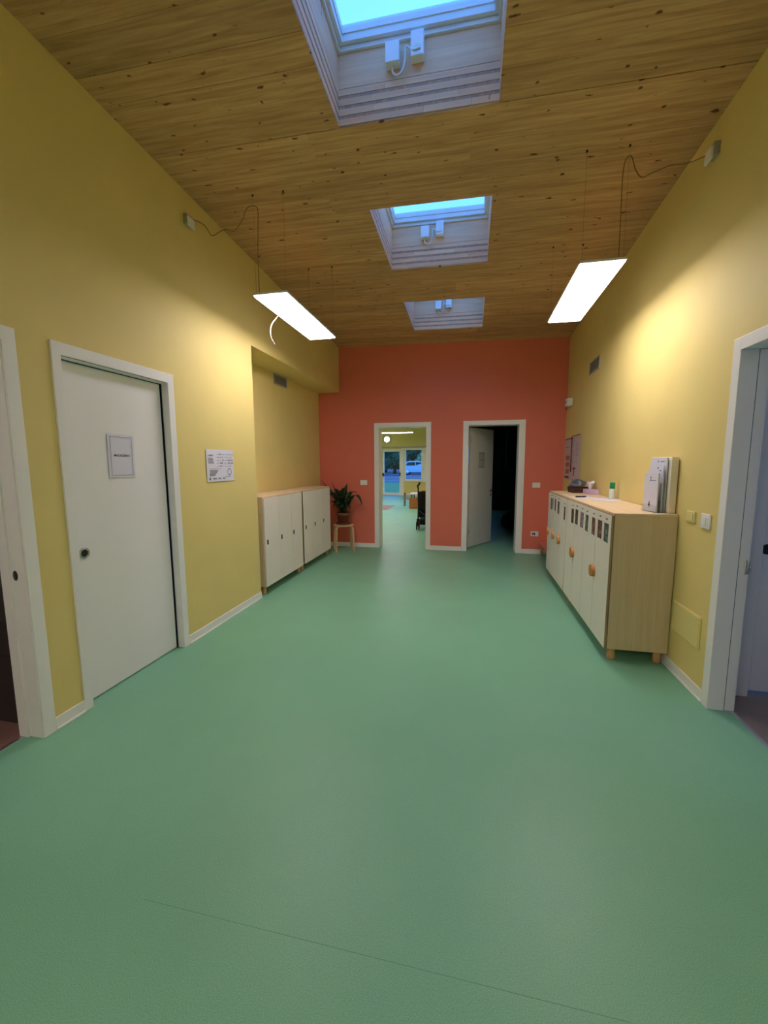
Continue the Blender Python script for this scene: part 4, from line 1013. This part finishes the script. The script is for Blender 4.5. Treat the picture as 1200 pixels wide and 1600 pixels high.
def car(loc, rz):
    t = thing('parked_car', 'pale blue hatchback parked outside the hall window', 'car', loc, rz)
    body = [(-1.98, .30), (-2.0, .62), (-1.9, .86), (-1.72, .95), (-1.45, 1.34), (-1.1, 1.47), (-.2, 1.50), (.45, 1.38), (1.05, .98), (1.75, .84), (1.98, .62), (2.0, .30)]
    m = MB(); rows = []
    for y, s_ in ((-.84, .93), (-.80, 1.0), (.80, 1.0), (.84, .93)):
        rows.append([m.bm.verts.new((x, y * (1 if z < .95 else .86), .30 + (z - .30) * (s_ if z > .9 else 1))) for x, z in body])
    for A, B in zip(rows, rows[1:]):
        for i in range(len(body)): m.bm.faces.new((A[i], A[(i + 1) % len(body)], B[(i + 1) % len(body)], B[i]))
    m.bm.faces.new(rows[0]); m.bm.faces.new(rows[-1][::-1]); m.build('body', 'car_paint', t)
    for y in (-.745, .725):
        for poly in ([(-1.42, 1.0), (-1.22, 1.32), (-.42, 1.38), (-.42, 1.0)], [(-.34, 1.0), (-.34, 1.38), (.28, 1.30), (.80, 1.0)]):
            MB().prism(poly, 'Y', y, y + .02).build('side_window', 'car_glass', t)
    for x in (-1.25, 1.25):
        for y in (-.84, .66):
            MB().lathe([(0, 0), (.2, 0), (.3, .01), (.31, .03), (.31, .15), (.3, .18), (0, .18)], (x, y, .31), 24, 'Y').build('wheel', 'tyre', t)
            MB().lathe([(0, -.004), (.18, -.004), (.19, .0), (0, .0)] if y < 0 else [(0, .18), (.19, .18), (.18, .184), (0, .184)], (x, y, .31), 18, 'Y').build('hubcap', 'aluminium', t)
    for y in (-.55, .55): MB().box(1.90, 2.01, y - .16, y + .16, .62, .74, .02).build('headlamp', 'white_plastic', t)
car((-5.45, 44.0, GZ(44.0) - .03), math.radians(4))
def tree(label, loc, h, R_, mat, seed, n=900, group='trees outside'):
    t = thing('tree', label, 'tree', loc, group=group); r_ = random.Random(seed)
    MB().tube([(0, 0, 0), (.05, .02, h * .3), (-.05, .05, h * .62)], .20, 8, .09).build('trunk', 'bark', t)
    for k in range(4):
        a_ = r_.uniform(0, 2 * PI); MB().tube([(0, 0, h * (.28 + .07 * k)), (R_ * .5 * math.cos(a_), R_ * .5 * math.sin(a_), h * (.5 + .07 * k))], .07, 6, .03).build('branch', 'bark', t)
    m = MB(); blobs = [(Vector((r_.uniform(-.6, .6) * R_, r_.uniform(-.6, .6) * R_, h * r_.uniform(.14, .8))), R_ * r_.uniform(.38, .55)) for _ in range(14)]
    for _ in range(n):
        c, rr = r_.choice(blobs); d = Vector((r_.gauss(0, 1), r_.gauss(0, 1), r_.gauss(0, 1))).normalized() * rr * r_.uniform(.6, 1)
        p = c + d; u = Vector((r_.gauss(0, 1), r_.gauss(0, 1), r_.gauss(0, 1))).normalized(); v = u.orthogonal().normalized(); s_ = r_.uniform(.18, .36)
        if p.z < .6: continue
        m.quad(p - u * s_, p - v * s_ * .5, p + u * s_, p + v * s_ * .5)
    m.build('crown', mat, t)
specs = [(-12.9, 47, 0), (-8.7, 47, 0), (-4.5, 47.3, 1), (-15.0, 52, 0), (-10.8, 52, 0), (-6.6, 52, 0), (-2.4, 52, 0), (-12.8, 57, 0), (-8.6, 57, 0), (-4.4, 57, 0)]
names = ['dark tree in the front row behind the glazed exit door', 'dark tree behind the left part of the hall window', 'pale green tree behind the parked car', 'dark tree farthest left outside', 'dark tree in the middle row behind the exit door', 'dark tree in the middle row behind the hall window', 'dark tree right of the parked car', 'dark tree in the back row far left', 'dark tree in the back row behind the exit door post', 'dark tree in the back row behind the parked car']
specs = [(x, y, 6.6 + .5 * ((i * 7) % 3), 1.72, p) for i, (x, y, p) in enumerate(specs)]
for k, (x, y, h, R_, pale) in enumerate(specs):
    tree(names[k], (x, y, GZ(y) - .02), h, R_, 'tree_leaf_pale' if pale else 'tree_leaf', 40 + k, 2600)
